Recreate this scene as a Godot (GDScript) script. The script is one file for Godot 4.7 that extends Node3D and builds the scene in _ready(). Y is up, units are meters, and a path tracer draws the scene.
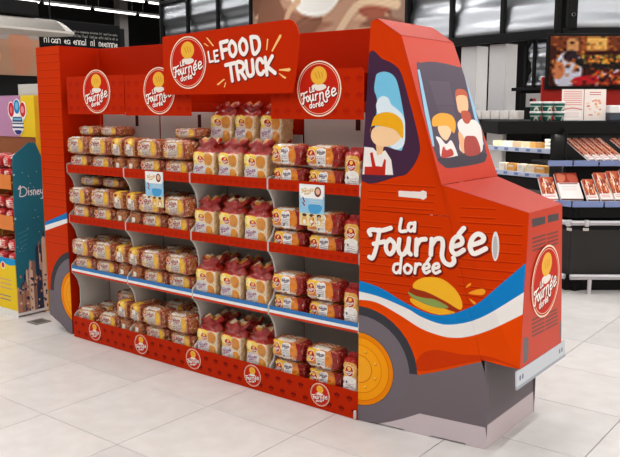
extends Node3D

# ---------------------------------------------------------------- print outlines, in millimetres on their own panel
const BLUE_TOP := [13,732,107,715,177,691,241,661,319,632,396,613,475,618,552,649,637,703,733,803,826,901]
const WHITE_TOP := [13,676,132,662,281,622,349,593,442,572,510,577,598,606,691,661,833,774]
const WHITE_LOW := [14,632,115,631,238,586,342,538,421,518,501,512,589,531,695,582,828,668]
const BODY_LOW := [347,301,453,339,648,420,837,420]
const PATCH := [104,-6,203,32,278,66,356,107,493,107,682,107,702,-10,462,-26]
const WINDOW := [13,1811,98,1807,160,1778,198,1734,247,1605,268,1549,310,1415,310,1360,273,1291,214,1257,-1,1257]
const GLASS := [72,1742,114,1749,156,1730,184,1681,222,1545,232,1489,228,1400,204,1380,85,1435,79,1606,60,1663,62,1715]
const CLOUD := [82,1559,79,1611,104,1634,136,1625,153,1596,191,1568,219,1540,232,1489,228,1400,161,1398]
const HAIR := [59,1491,51,1462,69,1537,125,1558,176,1549,215,1515,225,1459,220,1436,181,1475,110,1492]
const FACE := [66,1480,110,1492,181,1475,214,1442,179,1407,136,1395,84,1405,57,1439]
const NECK := [84,1411,129,1400,121,1360,94,1353]
const SHIRT := [24,1392,72,1388,100,1363,137,1378,171,1333,186,1262,22,1258]
const APRON := [57,1362,70,1367,91,1301,125,1299,135,1337,143,1332,144,1258,33,1258,33,1296,72,1297]
const HANDLE := [218,1189,326,1190,340,1197,360,1192,363,1165,348,1153,328,1158,220,1161]
const LENS := [707,964,707,933,703,909,696,897,689,900,681,918,676,946,674,978,676,1006,681,1025,689,1029,696,1018,703,995]
const LENS_IN := [700,959,700,934,698,915,694,906,689,909,685,923,681,945,680,969,681,992,684,1006,688,1009,693,1001,697,982]
const BUN_TOP := [316,758,368,786,448,789,516,748,551,692,543,653,473,682,381,715,311,727]
const BUN_LOW := [300,677,301,654,360,628,441,615,520,636,474,655,371,658]
const PATTY := [299,725,381,715,473,682,543,653,519,639,452,652,359,676,297,693]
const LETTUCE := [283,705,323,691,370,686,416,686,474,666,485,653,440,647,371,656,300,682]
const DROP_A := [566,760,581,781,593,784,586,770]
const DROP_B := [580,736,613,756,649,766,662,754,650,737,614,733]
const DROP_C := [586,712,618,696,606,688]
const SIDE_FOURNEE := [[78,966,70,982,88,992,138,992,186,1008],[127,994,118,940,105,885,90,851,74,855],[97,922,154,939],[183,952,164,930,165,897,183,880,203,901,205,934,185,952],[232,956,228,909,241,885,261,892,278,929],[282,964,278,908,291,890],[321,963,319,890],[321,933,338,962,365,969],[396,972,393,898],[396,942,416,973,444,976,451,949,448,898,463,868,489,859,507,875,504,893],[496,944,540,963,541,988,519,995,498,971,494,930,516,912,552,935],[527,1007,548,1035],[586,960,632,981,635,1003,611,1013,589,991,582,951,601,923,649,949]]
const LOGO_FOURNEE := [[84,226,78,212,92,205,130,208,168,198],[122,206,114,250,104,295,92,322,80,318],[98,264,142,254],[165,245,150,262,150,290,164,306,180,290,182,262,167,245],[204,245,200,285,210,306,226,302,240,272],[244,242,240,290,250,306],[276,246,273,308],[275,272,290,248,312,244],[338,244,334,308],[337,270,355,244,378,244,384,268,380,312,392,340,414,350,430,338,428,322],[422,276,462,262,464,240,444,232,424,252,420,288,438,306,472,288],[452,222,472,198],[504,268,548,252,552,232,530,222,508,240,500,276,516,302,562,282]]
const SIDE_LA := [[240,1056,234,1000,266,1000],[303,1038,283,1036,277,1013,291,1002,308,1020],[310,1043,308,1003]]
const LOGO_LA := [[212,160,206,208,232,210],[262,180,246,180,241,200,252,210,266,196],[268,176,266,210]]
const SIDE_DOREE := [[229,837,209,830,204,803,220,791,237,807],[244,871,238,793],[274,839,260,821,268,798,288,800,297,825,277,839],[319,846,315,801],[317,827,331,847,343,846],[361,825,385,837,382,853,365,848,356,827,369,807,390,819],[375,861,389,881],[407,832,433,842,430,858,413,853,404,832,417,812,440,824]]
const LOGO_DOREE := [[200,346,184,350,180,372,192,384,206,372],[212,318,206,384],[236,348,224,362,230,382,246,382,254,362,238,348],[272,346,268,384],[270,362,282,346,292,348],[306,368,326,360,324,346,310,348,302,366,312,384,330,376],[318,338,330,322],[344,366,366,360,364,346,350,348,342,366,352,384,372,376]]
const W_GLASS := [145,207,201,177,355,161,567,181,647,206,668,428,616,770,583,866,499,895,185,903,111,880,74,806,84,517]
const W_STRIP_A := [143,228,165,227,112,638,87,750,69,749,89,533]
const W_STRIP_B := [622,243,653,265,607,761,570,777]
const W_HAIR := [127,614,151,558,243,526,347,543,365,603,315,670,276,618,180,616]
const W_FACE := [180,616,276,618,297,653,235,709,202,712,172,673]
const W_SHIRT := [126,688,168,697,204,740,268,718,288,812,268,827,124,825,136,745]
const W_APRON := [149,778,174,755,191,781,242,775,242,820,127,828]
const M_HAIR := [456,387,499,351,576,358,586,411,526,465,446,466]
const M_FACE := [466,404,569,403,558,483,510,527,439,522,438,466]
const M_BEARD := [461,518,543,515,553,563,500,606,455,588]
const M_SHIRT := [383,604,452,567,478,597,569,576,629,627,601,743,536,819,332,798,370,689]
const M_APRON := [413,708,486,694,545,714,534,822,371,826]
const M_ARM := [360,672,395,673,406,751,365,811,336,789]
const W_DARK := [87,830,323,819,589,826,578,866,501,892,187,898,120,876]
const VENT_A := [177,1089,336,1085,341,1050,187,1050]
const VENT_B := [366,1085,507,1081,512,1048,376,1049]
const SLATS := [[192,998,347,997],[369,994,508,992],[194,980,349,978],[371,975,510,973],[196,961,352,959],[374,956,512,955],[198,943,354,940],[376,937,515,936],[216,617,365,614],[388,609,535,604],[218,598,368,594],[390,590,537,586],[220,579,370,574],[393,571,540,568],[222,560,373,555],[395,553,542,549],[224,540,375,535],[397,534,544,531]]
const FOG_A := [123,539,142,552,172,548,182,530,183,447,164,437,133,439]
const FOG_B := [581,523,607,534,642,526,655,449,632,437,596,438]
const SIGN_THIN := [[1394,1885,1404,1831,1432,1834],[1465,1890,1438,1887,1447,1831,1473,1834],[1442,1860,1466,1863]]
const SIGN_THICK := [[1540,1936,1489,1929,1505,1848],[1497,1887,1533,1892],[1570,1932,1553,1907,1561,1869,1584,1855,1604,1880,1596,1915,1572,1933],[1650,1940,1630,1914,1638,1876,1662,1861,1683,1886,1675,1924,1651,1941],[1712,1947,1729,1864,1762,1875,1772,1909,1756,1942,1712,1947],[1525,1809,1594,1818],[1560,1811,1574,1725],[1621,1732,1606,1815,1644,1819,1659,1799,1646,1777,1614,1770],[1636,1772,1670,1735],[1675,1824,1684,1765,1701,1747,1724,1757,1726,1777,1720,1829],[1794,1814,1778,1831,1757,1823,1752,1788,1763,1761,1783,1754,1800,1768],[1810,1837,1822,1751],[1858,1842,1821,1793,1877,1757]]
const RAYS := [[1378,1964,1393,1961,1440,1916,1429,1914],[1358,1932,1370,1934,1399,1916,1393,1914],[1824,1933,1834,1930,1824,1874,1817,1876],[1908,1948,1922,1949,1919,1935,1861,1865,1852,1869],[1903,1775,1975,1780,1983,1771,1970,1762,1906,1769],[1899,1755,1909,1755,1953,1733,1946,1726,1932,1731],[1453,1707,1509,1737,1520,1733,1468,1703],[1508,1690,1520,1719,1527,1716,1517,1691]]

const SHELF_LOW := [0.151, 0.458, 0.81, 1.149]      # height of the front edges: base top, then the lower rim of each shelf edge
const SHELF_TOP := [0.151, 0.51, 0.862, 1.206]
const BAY := 0.6
const LIGHT := 1.2
const MID := -0.35                                   # middle plane of the truck

var used := {}
var mats := {}
var rng := RandomNumberGenerator.new()

# ---------------------------------------------------------------- drawing print on panels
class Canvas:
	var img: Image
	var k: float
	var ox: float
	var oy: float
	var down: bool
	var wmm: float
	var hmm: float
	func _init(w: float, h: float, scale: float, left: float, top: float, bg: Color, y_down := false):
		k = scale * 2.0; ox = left; oy = top; down = y_down; wmm = w; hmm = h
		img = Image.create(int(w * k), int(h * k), false, Image.FORMAT_RGBA8)
		img.fill(bg)
	func pt(x: float, y: float) -> Vector2:
		return Vector2((x - ox) * k, ((y - oy) if down else (oy - y)) * k)
	func pts(flat: Array) -> PackedVector2Array:
		var r := PackedVector2Array()
		for i in range(0, flat.size(), 2): r.append(pt(flat[i], flat[i + 1]))
		return r
	static func soften(p: PackedVector2Array, closed: bool) -> PackedVector2Array:
		var r := PackedVector2Array()
		var n := p.size()
		var last := n if closed else n - 1
		for i in last:
			var a := p[(i - 1 + n) % n] if closed or i > 0 else p[0]
			var b := p[i]
			var c := p[(i + 1) % n]
			var d := p[(i + 2) % n] if closed or i + 2 < n else p[n - 1]
			for s in 6: r.append(b.cubic_interpolate(c, a, d, s / 6.0))
		if not closed: r.append(p[n - 1])
		return r
	func fill(p: PackedVector2Array, col: Color):
		var n := p.size()
		var lo := INF
		var hi := -INF
		for v in p:
			lo = minf(lo, v.y); hi = maxf(hi, v.y)
		for y in range(maxi(0, int(floor(lo))), mini(img.get_height() - 1, int(ceil(hi))) + 1):
			var yc := y + 0.5
			var xs: Array[float] = []
			for i in n:
				var a := p[i]
				var b := p[(i + 1) % n]
				if (a.y <= yc) != (b.y <= yc): xs.append(a.x + (yc - a.y) / (b.y - a.y) * (b.x - a.x))
			xs.sort()
			for i in range(0, xs.size() - 1, 2):
				var x0 := int(round(xs[i]))
				var x1 := int(round(xs[i + 1]))
				if x1 > x0: img.fill_rect(Rect2i(x0, y, x1 - x0, 1), col)
	func poly(flat: Array, col: Color, smooth := false):
		var p := pts(flat)
		fill(Canvas.soften(p, true) if smooth else p, col)
	func disc_px(c: Vector2, rx: float, ry: float, col: Color):
		var p := PackedVector2Array()
		var n := 12 if rx < 12 else 40
		for i in n: p.append(c + Vector2(cos(TAU * i / n) * rx, sin(TAU * i / n) * ry))
		fill(p, col)
	func disc(x: float, y: float, rx: float, ry: float, col: Color):
		disc_px(pt(x, y), rx * k, ry * k, col)
	func ring(x: float, y: float, r0: float, r1: float, col: Color, inner: Color):
		disc(x, y, r1, r1, col); disc(x, y, r0, r0, inner)
	func rect(x0: float, y0: float, x1: float, y1: float, col: Color):
		poly([x0, y0, x1, y0, x1, y1, x0, y1], col)
	func line_px(p: PackedVector2Array, w: float, col: Color):
		for i in p.size():
			disc_px(p[i], w / 2, w / 2, col)
			if i + 1 < p.size():
				var d := p[i + 1] - p[i]
				if d.length() < 0.01: continue
				var s := Vector2(-d.y, d.x).normalized() * w / 2
				fill(PackedVector2Array([p[i] + s, p[i + 1] + s, p[i + 1] - s, p[i] - s]), col)
	func stroke(flat: Array, w: float, col: Color, smooth := false, dx := 0.0, dy := 0.0):
		var p := PackedVector2Array()
		for v in pts(flat): p.append(v + Vector2(dx, dy) * k)
		line_px(Canvas.soften(p, false) if smooth and p.size() > 2 else p, w * k, col)
	func blur(f: int):
		var w := img.get_width(); var h := img.get_height()
		img.resize(w / f, h / f, Image.INTERPOLATE_LANCZOS); img.resize(w, h, Image.INTERPOLATE_CUBIC)
	func texture() -> ImageTexture:
		img.resize(img.get_width() / 2, img.get_height() / 2, Image.INTERPOLATE_BILINEAR)
		return ImageTexture.create_from_image(img)

# the two word lettering, fitted into a box about (cx, cy), width w, turned by angle
func lettering(c: Canvas, cx: float, cy: float, w: float, angle: float, ink: Color, edge: Color, weight := 1.0):
	var s := w / 490.0
	for pass_ in 2:
		for g in [[LOGO_FOURNEE, 19.0], [LOGO_LA, 13.0], [LOGO_DOREE, 13.0]]:
			for st in g[0]:
				var flat := []
				for i in range(0, st.size(), 2):
					var v := Vector2(st[i] - 320.0, st[i + 1] - 275.0).rotated(-angle) * s
					flat.append(cx + v.x); flat.append(cy + (v.y if c.down else -v.y))
				if pass_ == 0: c.stroke(flat, g[1] * s * weight * 1.6, edge, true, s * 5, s * 6)
				else: c.stroke(flat, g[1] * s * weight, ink, true)

func rgb(r: float, g: float, b: float) -> Color: return Color(r / 255.0, g / 255.0, b / 255.0)

# ---------------------------------------------------------------- materials
func paint(called: String, col: Color, rough := 0.6, metal := 0.0) -> StandardMaterial3D:
	if mats.has(called): return mats[called]
	var m := StandardMaterial3D.new()
	m.albedo_color = col; m.roughness = rough; m.metallic = metal; m.metallic_specular = 0.3
	mats[called] = m
	return m
func printed(called: String, t: Texture2D, rough := 0.4) -> StandardMaterial3D:
	if mats.has(called): return mats[called]
	var m := StandardMaterial3D.new()
	m.albedo_texture = t; m.roughness = rough; m.texture_repeat = true; m.metallic_specular = 0.16
	mats[called] = m
	return m
func laminate(m: StandardMaterial3D) -> StandardMaterial3D:
	m.roughness = 0.42; m.metallic_specular = 0.32; m.clearcoat_enabled = true; m.clearcoat = 0.06; m.clearcoat_roughness = 0.2
	return m
func noise_tex(freq: float, size: int, normal: bool, bump := 4.0, seed_ := 1, octaves := 3) -> NoiseTexture2D:
	var n := FastNoiseLite.new()
	n.seed = seed_; n.frequency = freq; n.fractal_octaves = octaves
	var t := NoiseTexture2D.new()
	t.noise = n; t.width = size; t.height = size; t.seamless = true
	t.as_normal_map = normal; t.bump_strength = bump
	return t
func film(m: StandardMaterial3D, strength := 1.0):
	m.roughness = 0.3
	m.normal_enabled = true; m.normal_texture = wrinkle; m.normal_scale = strength
	m.clearcoat_enabled = true; m.clearcoat = 1.0; m.clearcoat_roughness = 0.1
var wrinkle: NoiseTexture2D

# ---------------------------------------------------------------- shapes
func surf(smooth := false) -> SurfaceTool:
	var st := SurfaceTool.new()
	st.begin(Mesh.PRIMITIVE_TRIANGLES)
	st.set_smooth_group(0 if smooth else -1)
	return st
func tri(st: SurfaceTool, a, b, c, ua := Vector2.ZERO, ub := Vector2.ZERO, uc := Vector2.ZERO):   # a, b, c run anticlockwise seen from outside
	st.set_uv(ua); st.add_vertex(a); st.set_uv(uc); st.add_vertex(c); st.set_uv(ub); st.add_vertex(b)
func quad(st: SurfaceTool, a, b, c, d, ua := Vector2(0, 1), ub := Vector2(1, 1), uc := Vector2(1, 0), ud := Vector2(0, 0)):
	tri(st, a, b, c, ua, ub, uc); tri(st, a, c, d, ua, uc, ud)
# a triangle or quad turned to face away from a centre
func otri(st: SurfaceTool, o: Vector3, a: Vector3, b: Vector3, c: Vector3):
	if (b - a).cross(c - a).dot((a + b + c) / 3.0 - o) < 0: tri(st, a, c, b)
	else: tri(st, a, b, c)
func oquad(st: SurfaceTool, o: Vector3, a: Vector3, b: Vector3, c: Vector3, d: Vector3):
	if (b - a).cross(c - a).dot((a + b + c + d) / 4.0 - o) < 0: quad(st, b, a, d, c)
	else: quad(st, a, b, c, d)
# a box with chamfered edges
func box(st: SurfaceTool, c: Vector3, s: Vector3, ch := 0.003, t := Transform3D.IDENTITY):
	var h := s / 2.0
	ch = minf(ch, minf(h.x, minf(h.y, h.z)) * 0.7)
	var o := t * c
	for ax in 3:
		var a1 := (ax + 1) % 3
		var a2 := (ax + 2) % 3
		for sg in [-1.0, 1.0]:
			var n := Vector3.ZERO; n[ax] = sg * h[ax]
			var u := Vector3.ZERO; u[a1] = h[a1] - ch
			var v := Vector3.ZERO; v[a2] = h[a2] - ch
			if ax == 0:
				var w := u; u = v; v = w
			elif ax == 1:
				var w := u; u = v; v = w
			if (ax == 0 and sg > 0) or (ax == 2 and sg < 0): u = -u
			oquad(st, o, t * (c + n - u - v), t * (c + n + u - v), t * (c + n + u + v), t * (c + n - u + v))
		for s1 in [-1.0, 1.0]:
			for s2 in [-1.0, 1.0]:
				var p0 := Vector3.ZERO; p0[a1] = s1 * h[a1]; p0[a2] = s2 * (h[a2] - ch); p0[ax] = h[ax] - ch
				var p1 := Vector3.ZERO; p1[a1] = s1 * (h[a1] - ch); p1[a2] = s2 * h[a2]; p1[ax] = h[ax] - ch
				var q0 := p0; q0[ax] = -p0[ax]
				var q1 := p1; q1[ax] = -p1[ax]
				oquad(st, o, t * (c + q0), t * (c + q1), t * (c + p1), t * (c + p0))
	for sx in [-1.0, 1.0]:
		for sy in [-1.0, 1.0]:
			for sz in [-1.0, 1.0]:
				var a := c + Vector3(sx * h.x, sy * (h.y - ch), sz * (h.z - ch))
				var b := c + Vector3(sx * (h.x - ch), sy * h.y, sz * (h.z - ch))
				var d := c + Vector3(sx * (h.x - ch), sy * (h.y - ch), sz * h.z)
				otri(st, o, t * a, t * b, t * d)
# a flat panel with thickness: outline points (anticlockwise seen from its front), their uvs
func slab(st: SurfaceTool, p: PackedVector3Array, uv: PackedVector2Array, thick: float):
	var n := Vector3.ZERO
	for i in p.size():
		var a := p[i]; var b := p[(i + 1) % p.size()]
		n += Vector3((a.y - b.y) * (a.z + b.z), (a.z - b.z) * (a.x + b.x), (a.x - b.x) * (a.y + b.y))
	n = n.normalized()
	var ex := n.cross(Vector3.UP)
	if ex.length() < 0.1: ex = Vector3.RIGHT
	ex = ex.normalized()
	var ey := n.cross(ex)
	var flat := PackedVector2Array()
	for v in p: flat.append(Vector2(v.dot(ex), v.dot(ey)))
	var idx := Geometry2D.triangulate_polygon(flat)
	for i in range(0, idx.size(), 3):
		var a := p[idx[i]]; var b := p[idx[i + 1]]; var c := p[idx[i + 2]]
		var ua := uv[idx[i]]; var ub := uv[idx[i + 1]]; var uc := uv[idx[i + 2]]
		if (b - a).cross(c - a).dot(n) < 0:
			var q := b; b = c; c = q
			var uq := ub; ub = uc; uc = uq
		tri(st, a, b, c, ua, ub, uc)
		tri(st, a - n * thick, c - n * thick, b - n * thick, ua, uc, ub)
	for i in p.size():
		var j := (i + 1) % p.size()
		quad(st, p[j], p[i], p[i] - n * thick, p[j] - n * thick, uv[j], uv[i], uv[i], uv[j])
# outline in a plane z = const, uvs from a canvas' frame
func sheet(st: SurfaceTool, flat: Array, z: float, thick: float, cv: Array):
	var p := PackedVector3Array(); var uv := PackedVector2Array()
	for i in range(0, flat.size(), 2):
		p.append(Vector3(flat[i], flat[i + 1], z))
		uv.append(Vector2((flat[i] * 1000 - cv[0]) / cv[2], (cv[1] - flat[i + 1] * 1000) / cv[3]))
	slab(st, p, uv, thick)
func tube(st: SurfaceTool, path: Array, r: float, n := 10):
	var rings := []
	for i in path.size():
		var d: Vector3 = (path[mini(i + 1, path.size() - 1)] - path[maxi(i - 1, 0)]).normalized()
		var u := d.cross(Vector3.UP if absf(d.y) < 0.9 else Vector3.RIGHT).normalized()
		var v := u.cross(d)
		var ring := []
		for j in n: ring.append(path[i] + (u * cos(TAU * j / n) + v * sin(TAU * j / n)) * r)
		rings.append(ring)
	for i in path.size() - 1:
		for j in n:
			var k := (j + 1) % n
			quad(st, rings[i][k], rings[i][j], rings[i + 1][j], rings[i + 1][k])
	for j in range(1, n - 1):
		tri(st, rings[0][0], rings[0][j], rings[0][j + 1])
		var l: Array = rings[-1]
		tri(st, l[0], l[j + 1], l[j])
func lathe(st: SurfaceTool, prof: Array, n := 20, t := Transform3D.IDENTITY):   # prof: Vector2(radius, height), bottom to top
	for i in prof.size() - 1:
		for j in n:
			var a := TAU * j / n; var b := TAU * (j + 1) / n
			var p: Vector2 = prof[i]; var q: Vector2 = prof[i + 1]
			quad(st, t * Vector3(cos(b) * p.x, p.y, sin(b) * p.x), t * Vector3(cos(a) * p.x, p.y, sin(a) * p.x), t * Vector3(cos(a) * q.x, q.y, sin(a) * q.x), t * Vector3(cos(b) * q.x, q.y, sin(b) * q.x),
				Vector2(float(j + 1) / n, 1 - float(i) / (prof.size() - 1)), Vector2(float(j) / n, 1 - float(i) / (prof.size() - 1)), Vector2(float(j) / n, 1 - float(i + 1) / (prof.size() - 1)), Vector2(float(j + 1) / n, 1 - float(i + 1) / (prof.size() - 1)))
# a filled plastic packet: a rounded block with dents, its six faces laid on an atlas
func packet(h: Vector3, expo: float, n: int, seed_: int, dent: float, lumps: Vector3, lump: float, atlas: Dictionary) -> SurfaceTool:
	var st := surf(true)
	var nz := FastNoiseLite.new()
	nz.seed = seed_; nz.frequency = 22.0; nz.fractal_octaves = 3
	for ax in 3:
		for sg in [-1.0, 1.0]:
			var face: String = [["left", "right"], ["bottom", "top"], ["back", "front"]][ax][0 if sg < 0 else 1]
			var r: Array = atlas[face]
			for i in n:
				for j in n:
					var ps := []; var us := []
					for cnr in [[0, 0], [1, 0], [1, 1], [0, 1]]:
						var a: float = (i + cnr[0]) * 2.0 / n - 1.0
						var b: float = (j + cnr[1]) * 2.0 / n - 1.0
						var p: Vector3
						if ax == 0: p = Vector3(sg, b, -a * sg)
						elif ax == 1: p = Vector3(a, sg, -b * sg)
						else: p = Vector3(a * sg, b, sg)
						var q := p / pow(pow(absf(p.x), expo) + pow(absf(p.y), expo) + pow(absf(p.z), expo), 1.0 / expo)
						var o := q * h
						var dir := q.normalized()
						var bulge := 0.0
						if lump > 0.0: bulge = lump * (absf(sin(q.x * lumps.x * PI * 0.5)) * (absf(sin(q.y * lumps.y * PI * 0.5)) if lumps.y > 0.0 else 1.0) - 1.0)
						o -= dir * (absf(nz.get_noise_3dv(o)) * dent - bulge)
						ps.append(o)
						us.append(Vector2(lerpf(r[0], r[2], (a + 1) / 2), lerpf(r[3], r[1], (b + 1) / 2)))
					quad(st, ps[0], ps[1], ps[2], ps[3], us[0], us[1], us[2], us[3])
	return st

# ---------------------------------------------------------------- objects
func numbered(called: String) -> String:
	used[called] = used.get(called, -1) + 1
	return called if used[called] == 0 else "%s_%03d" % [called, used[called]]
func tag(o: Node, label: String, category: String, group := ""):
	o.set_meta("label", label); o.set_meta("category", category)
	if group: o.set_meta("group", group)
func mesh_of(st: SurfaceTool, m: Material) -> ArrayMesh:
	st.generate_normals()
	if m is StandardMaterial3D and m.normal_enabled: st.generate_tangents()
	var me := st.commit()
	me.surface_set_material(0, m)
	return me
func part(called: String, st: SurfaceTool, m: Material, parent: Node) -> MeshInstance3D:
	return part_mesh(called, mesh_of(st, m), parent)
func part_mesh(called: String, me: Mesh, parent: Node) -> MeshInstance3D:
	var o := MeshInstance3D.new()
	o.mesh = me; o.name = called
	parent.add_child(o, true)
	return o
func thing(called: String, label: String, category: String, at := Vector3.ZERO, turn := 0.0, group := "") -> Node3D:
	var o := Node3D.new()
	o.name = numbered(called)
	add_child(o)
	o.position = at; o.rotation.y = turn
	tag(o, label, category, group)
	return o
func solo(called: String, st: SurfaceTool, m: Material, label: String, category: String, at := Vector3.ZERO, turn := 0.0, group := "") -> MeshInstance3D:
	var o := MeshInstance3D.new()
	o.mesh = mesh_of(st, m); o.name = numbered(called)
	add_child(o)
	o.position = at; o.rotation.y = turn
	tag(o, label, category, group)
	return o
func structure(called: String, st: SurfaceTool, m: Material) -> MeshInstance3D:
	var o := MeshInstance3D.new()
	o.mesh = mesh_of(st, m); o.name = called
	add_child(o)
	o.set_meta("kind", "structure")
	return o
func copy(proto: Node3D, called: String, label: String, category: String, at: Vector3, turn: Vector3, group: String) -> Node3D:
	var r := proto.duplicate() as Node3D
	r.name = numbered(called)
	add_child(r)
	r.position = at; r.rotation = turn
	tag(r, label, category, group)
	return r

func _ready():
	rng.seed = 7
	setup_view()
	print("view ", Time.get_ticks_msec())
	wrinkle = noise_tex(0.018, 256, true, 9.0, 3, 3)
	build_room()
	print("room ", Time.get_ticks_msec())
	build_lights()
	build_truck()
	print("truck ", Time.get_ticks_msec())
	build_units()
	print("units ", Time.get_ticks_msec())
	build_bread()
	print("bread ", Time.get_ticks_msec())
	build_stand()
	build_counters()
	build_background()
	print("done ", Time.get_ticks_msec())

func setup_view():
	var cam := Camera3D.new()
	cam.name = "camera"
	add_child(cam)
	cam.position = Vector3(4.503, 1.570, 3.104)
	cam.rotation_degrees = Vector3(-8.78, 37.86, 0)
	cam.fov = rad_to_deg(2.0 * atan(228.5 / 769.1))
	cam.near = 0.05; cam.far = 80
	cam.current = true
	var we := WorldEnvironment.new()
	we.name = "world"
	var e := Environment.new()
	e.background_mode = Environment.BG_COLOR
	e.background_color = Color(0.02, 0.02, 0.02)
	e.tonemap_mode = Environment.TONE_MAPPER_LINEAR
	e.tonemap_exposure = 0.84
	e.sdfgi_enabled = true; e.ssao_enabled = true; e.ssil_enabled = true
	we.environment = e
	add_child(we)

# ---------------------------------------------------------------- the hall
func build_room():
	# floor: joint bed, then the tiles one by one
	var grout := paint("grout", rgb(96, 92, 92), 0.8)
	var st := surf()
	box(st, Vector3(-4, -0.058, -4.5), Vector3(24.4, 0.1, 23.4), 0.01)
	var fl := structure("floor", st, grout)
	var variants := []
	for k in 4:
		var m := StandardMaterial3D.new()
		var c := 0.86 + 0.012 * k
		m.albedo_color = Color(c, c * 0.985, c * 0.972)
		m.roughness = 0.34
		var nt := NoiseTexture2D.new()
		var fn := FastNoiseLite.new()
		fn.seed = 20 + k; fn.frequency = 0.012; fn.fractal_octaves = 4
		nt.noise = fn; nt.width = 256; nt.height = 256; nt.seamless = true
		var g := Gradient.new()
		g.set_color(0, Color(0.95, 0.945, 0.94)); g.set_color(1, Color(1, 1, 1))
		nt.color_ramp = g
		m.albedo_texture = nt
		var s2 := surf()
		box(s2, Vector3(0, -0.006, 0), Vector3(0.5955, 0.012, 0.5955), 0.0012)
		variants.append(mesh_of(s2, m))
	var rest := surf()
	for i in range(-26, 13):
		for j in range(-26, 11):
			var x := 0.46 + 0.6 * i + 0.3
			var z := -0.26 + 0.6 * j + 0.3
			if x < -16 or x > 7.9 or z < -15.9 or z > 6.9: continue
			# tiles that the picture can hold
			var d := Vector2(x - 4.503, z - 3.104)
			var fwd := d.dot(Vector2(-0.614, -0.789))
			var side := d.dot(Vector2(0.789, -0.614))
			if fwd > 1.5 and fwd < 9.0 and absf(side) < fwd * 0.45 + 0.5:
				var o := part_mesh("tile", variants[posmod(i * 7 + j * 3 + i * j, 4)], fl)
				o.position = Vector3(x, 0, z)
			else:
				box(rest, Vector3(x, -0.006, z), Vector3(0.5955, 0.012, 0.5955), 0.0012)
	var more := part("far_tiles", rest, paint("tile_far", Color(0.88, 0.864, 0.846), 0.34), fl)
	more.set_meta("kind", "stuff")
	# shell
	var dark := paint("dark_wall", rgb(34, 33, 33), 0.8)
	var light_wall := paint("pale_wall", rgb(232, 230, 226), 0.8)
	st = surf(); box(st, Vector3(-16.15, 2.5, -4.5), Vector3(0.3, 5.2, 23.4)); structure("wall_left", st, dark)
	st = surf(); box(st, Vector3(7.35, 2.5, -4.5), Vector3(0.3, 5.2, 23.4)); structure("wall_right", st, light_wall)
	st = surf(); box(st, Vector3(-4, 2.5, -16.15), Vector3(24.4, 5.2, 0.3)); structure("wall_back", st, dark)
	st = surf(); box(st, Vector3(-4, 2.5, 7.15), Vector3(24.4, 5.2, 0.3)); structure("wall_front", st, paint("front_wall", rgb(120, 116, 112), 0.8))
	st = surf(); box(st, Vector3(-4, 5.15, -4.5), Vector3(24.4, 0.3, 23.4)); structure("ceiling", st, paint("dark_ceiling", rgb(40, 39, 39), 0.9))
	# ceiling girders
	var steel := paint("girder", rgb(30, 29, 29), 0.6)
	for k in 6:
		st = surf()
		var z := 3.0 - k * 3.2
		box(st, Vector3(-4, 4.82, z), Vector3(23.9, 0.05, 0.16)); box(st, Vector3(-4, 4.52, z), Vector3(23.9, 0.05, 0.16))
		box(st, Vector3(-4, 4.67, z), Vector3(23.9, 0.3, 0.03))
		structure("trim_%d" % (k + 1), st, steel)

func build_lights():
	var housing := paint("lamp_housing", rgb(190, 190, 190), 0.5)
	var glow := StandardMaterial3D.new()
	glow.albedo_color = Color(1, 1, 1); glow.emission_enabled = true; glow.emission = Color(1.0, 0.992, 0.985); glow.emission_energy_multiplier = 3.0
	var e := LIGHT
	for row in 10:
		var x := -11.6 + 2.0 * row
		var seen := row < 2
		var segs := []
		for k in 4:
			if not (seen and k > 1): segs.append([4.0 - 4.4 * k, 4.2, -1])
		if seen:
			for k in range(7, 13): segs.append([4.35 - 1.4 * k, 1.3, k - 7])
		for s in segs:
			var label := "ceiling tube lamp of the overhead rows, outside the picture"
			if s[2] >= 0: label = "bright ceiling tube lamp, %s of the %s row at the upper left" % [["first", "second", "third", "fourth", "fifth", "sixth"][s[2]], ["lower", "upper"][row]]
			var t := thing("tube_lamp", label, "lamp", Vector3(x, 4.0, s[0]), 0, "ceiling tube lamps")
			var st := surf()
			box(st, Vector3(0, 0.045, 0), Vector3(0.09, 0.05, s[1]), 0.006)
			part("housing", st, housing, t)
			st = surf()
			box(st, Vector3(0, 0.0, 0), Vector3(0.06, 0.04, s[1] - 0.04), 0.014)
			part("tube", st, glow, t)
			for w in [-0.4, 0.4]:
				st = surf()
				tube(st, [Vector3(0, 0.07, w * s[1]), Vector3(0, 1.0, w * s[1])], 0.004, 6)
				part("hanger", st, housing, t)
			var al := AreaLight3D.new()
			al.name = "lamp_light"
			t.add_child(al)
			al.area_size = Vector2(0.06, s[1])
			al.position = Vector3(0, -0.025, 0)
			al.rotation_degrees = Vector3(-90, 0, 0)
			al.light_energy = e * s[1]
			al.light_color = Color(1.0, 0.992, 0.985)
			al.area_range = 40
			al.shadow_enabled = true

# ---------------------------------------------------------------- the truck's cardboard body
func ribs(c: Canvas, x0: float, x1: float, y0: float, y1: float, step: float, col: Color, hi: Color):
	var y := y0
	while y < y1:
		c.stroke([x0, y, x1, y], 4.5, col); c.stroke([x0, y + 6, x1, y + 6], 2.5, hi)
		y += step

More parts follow.
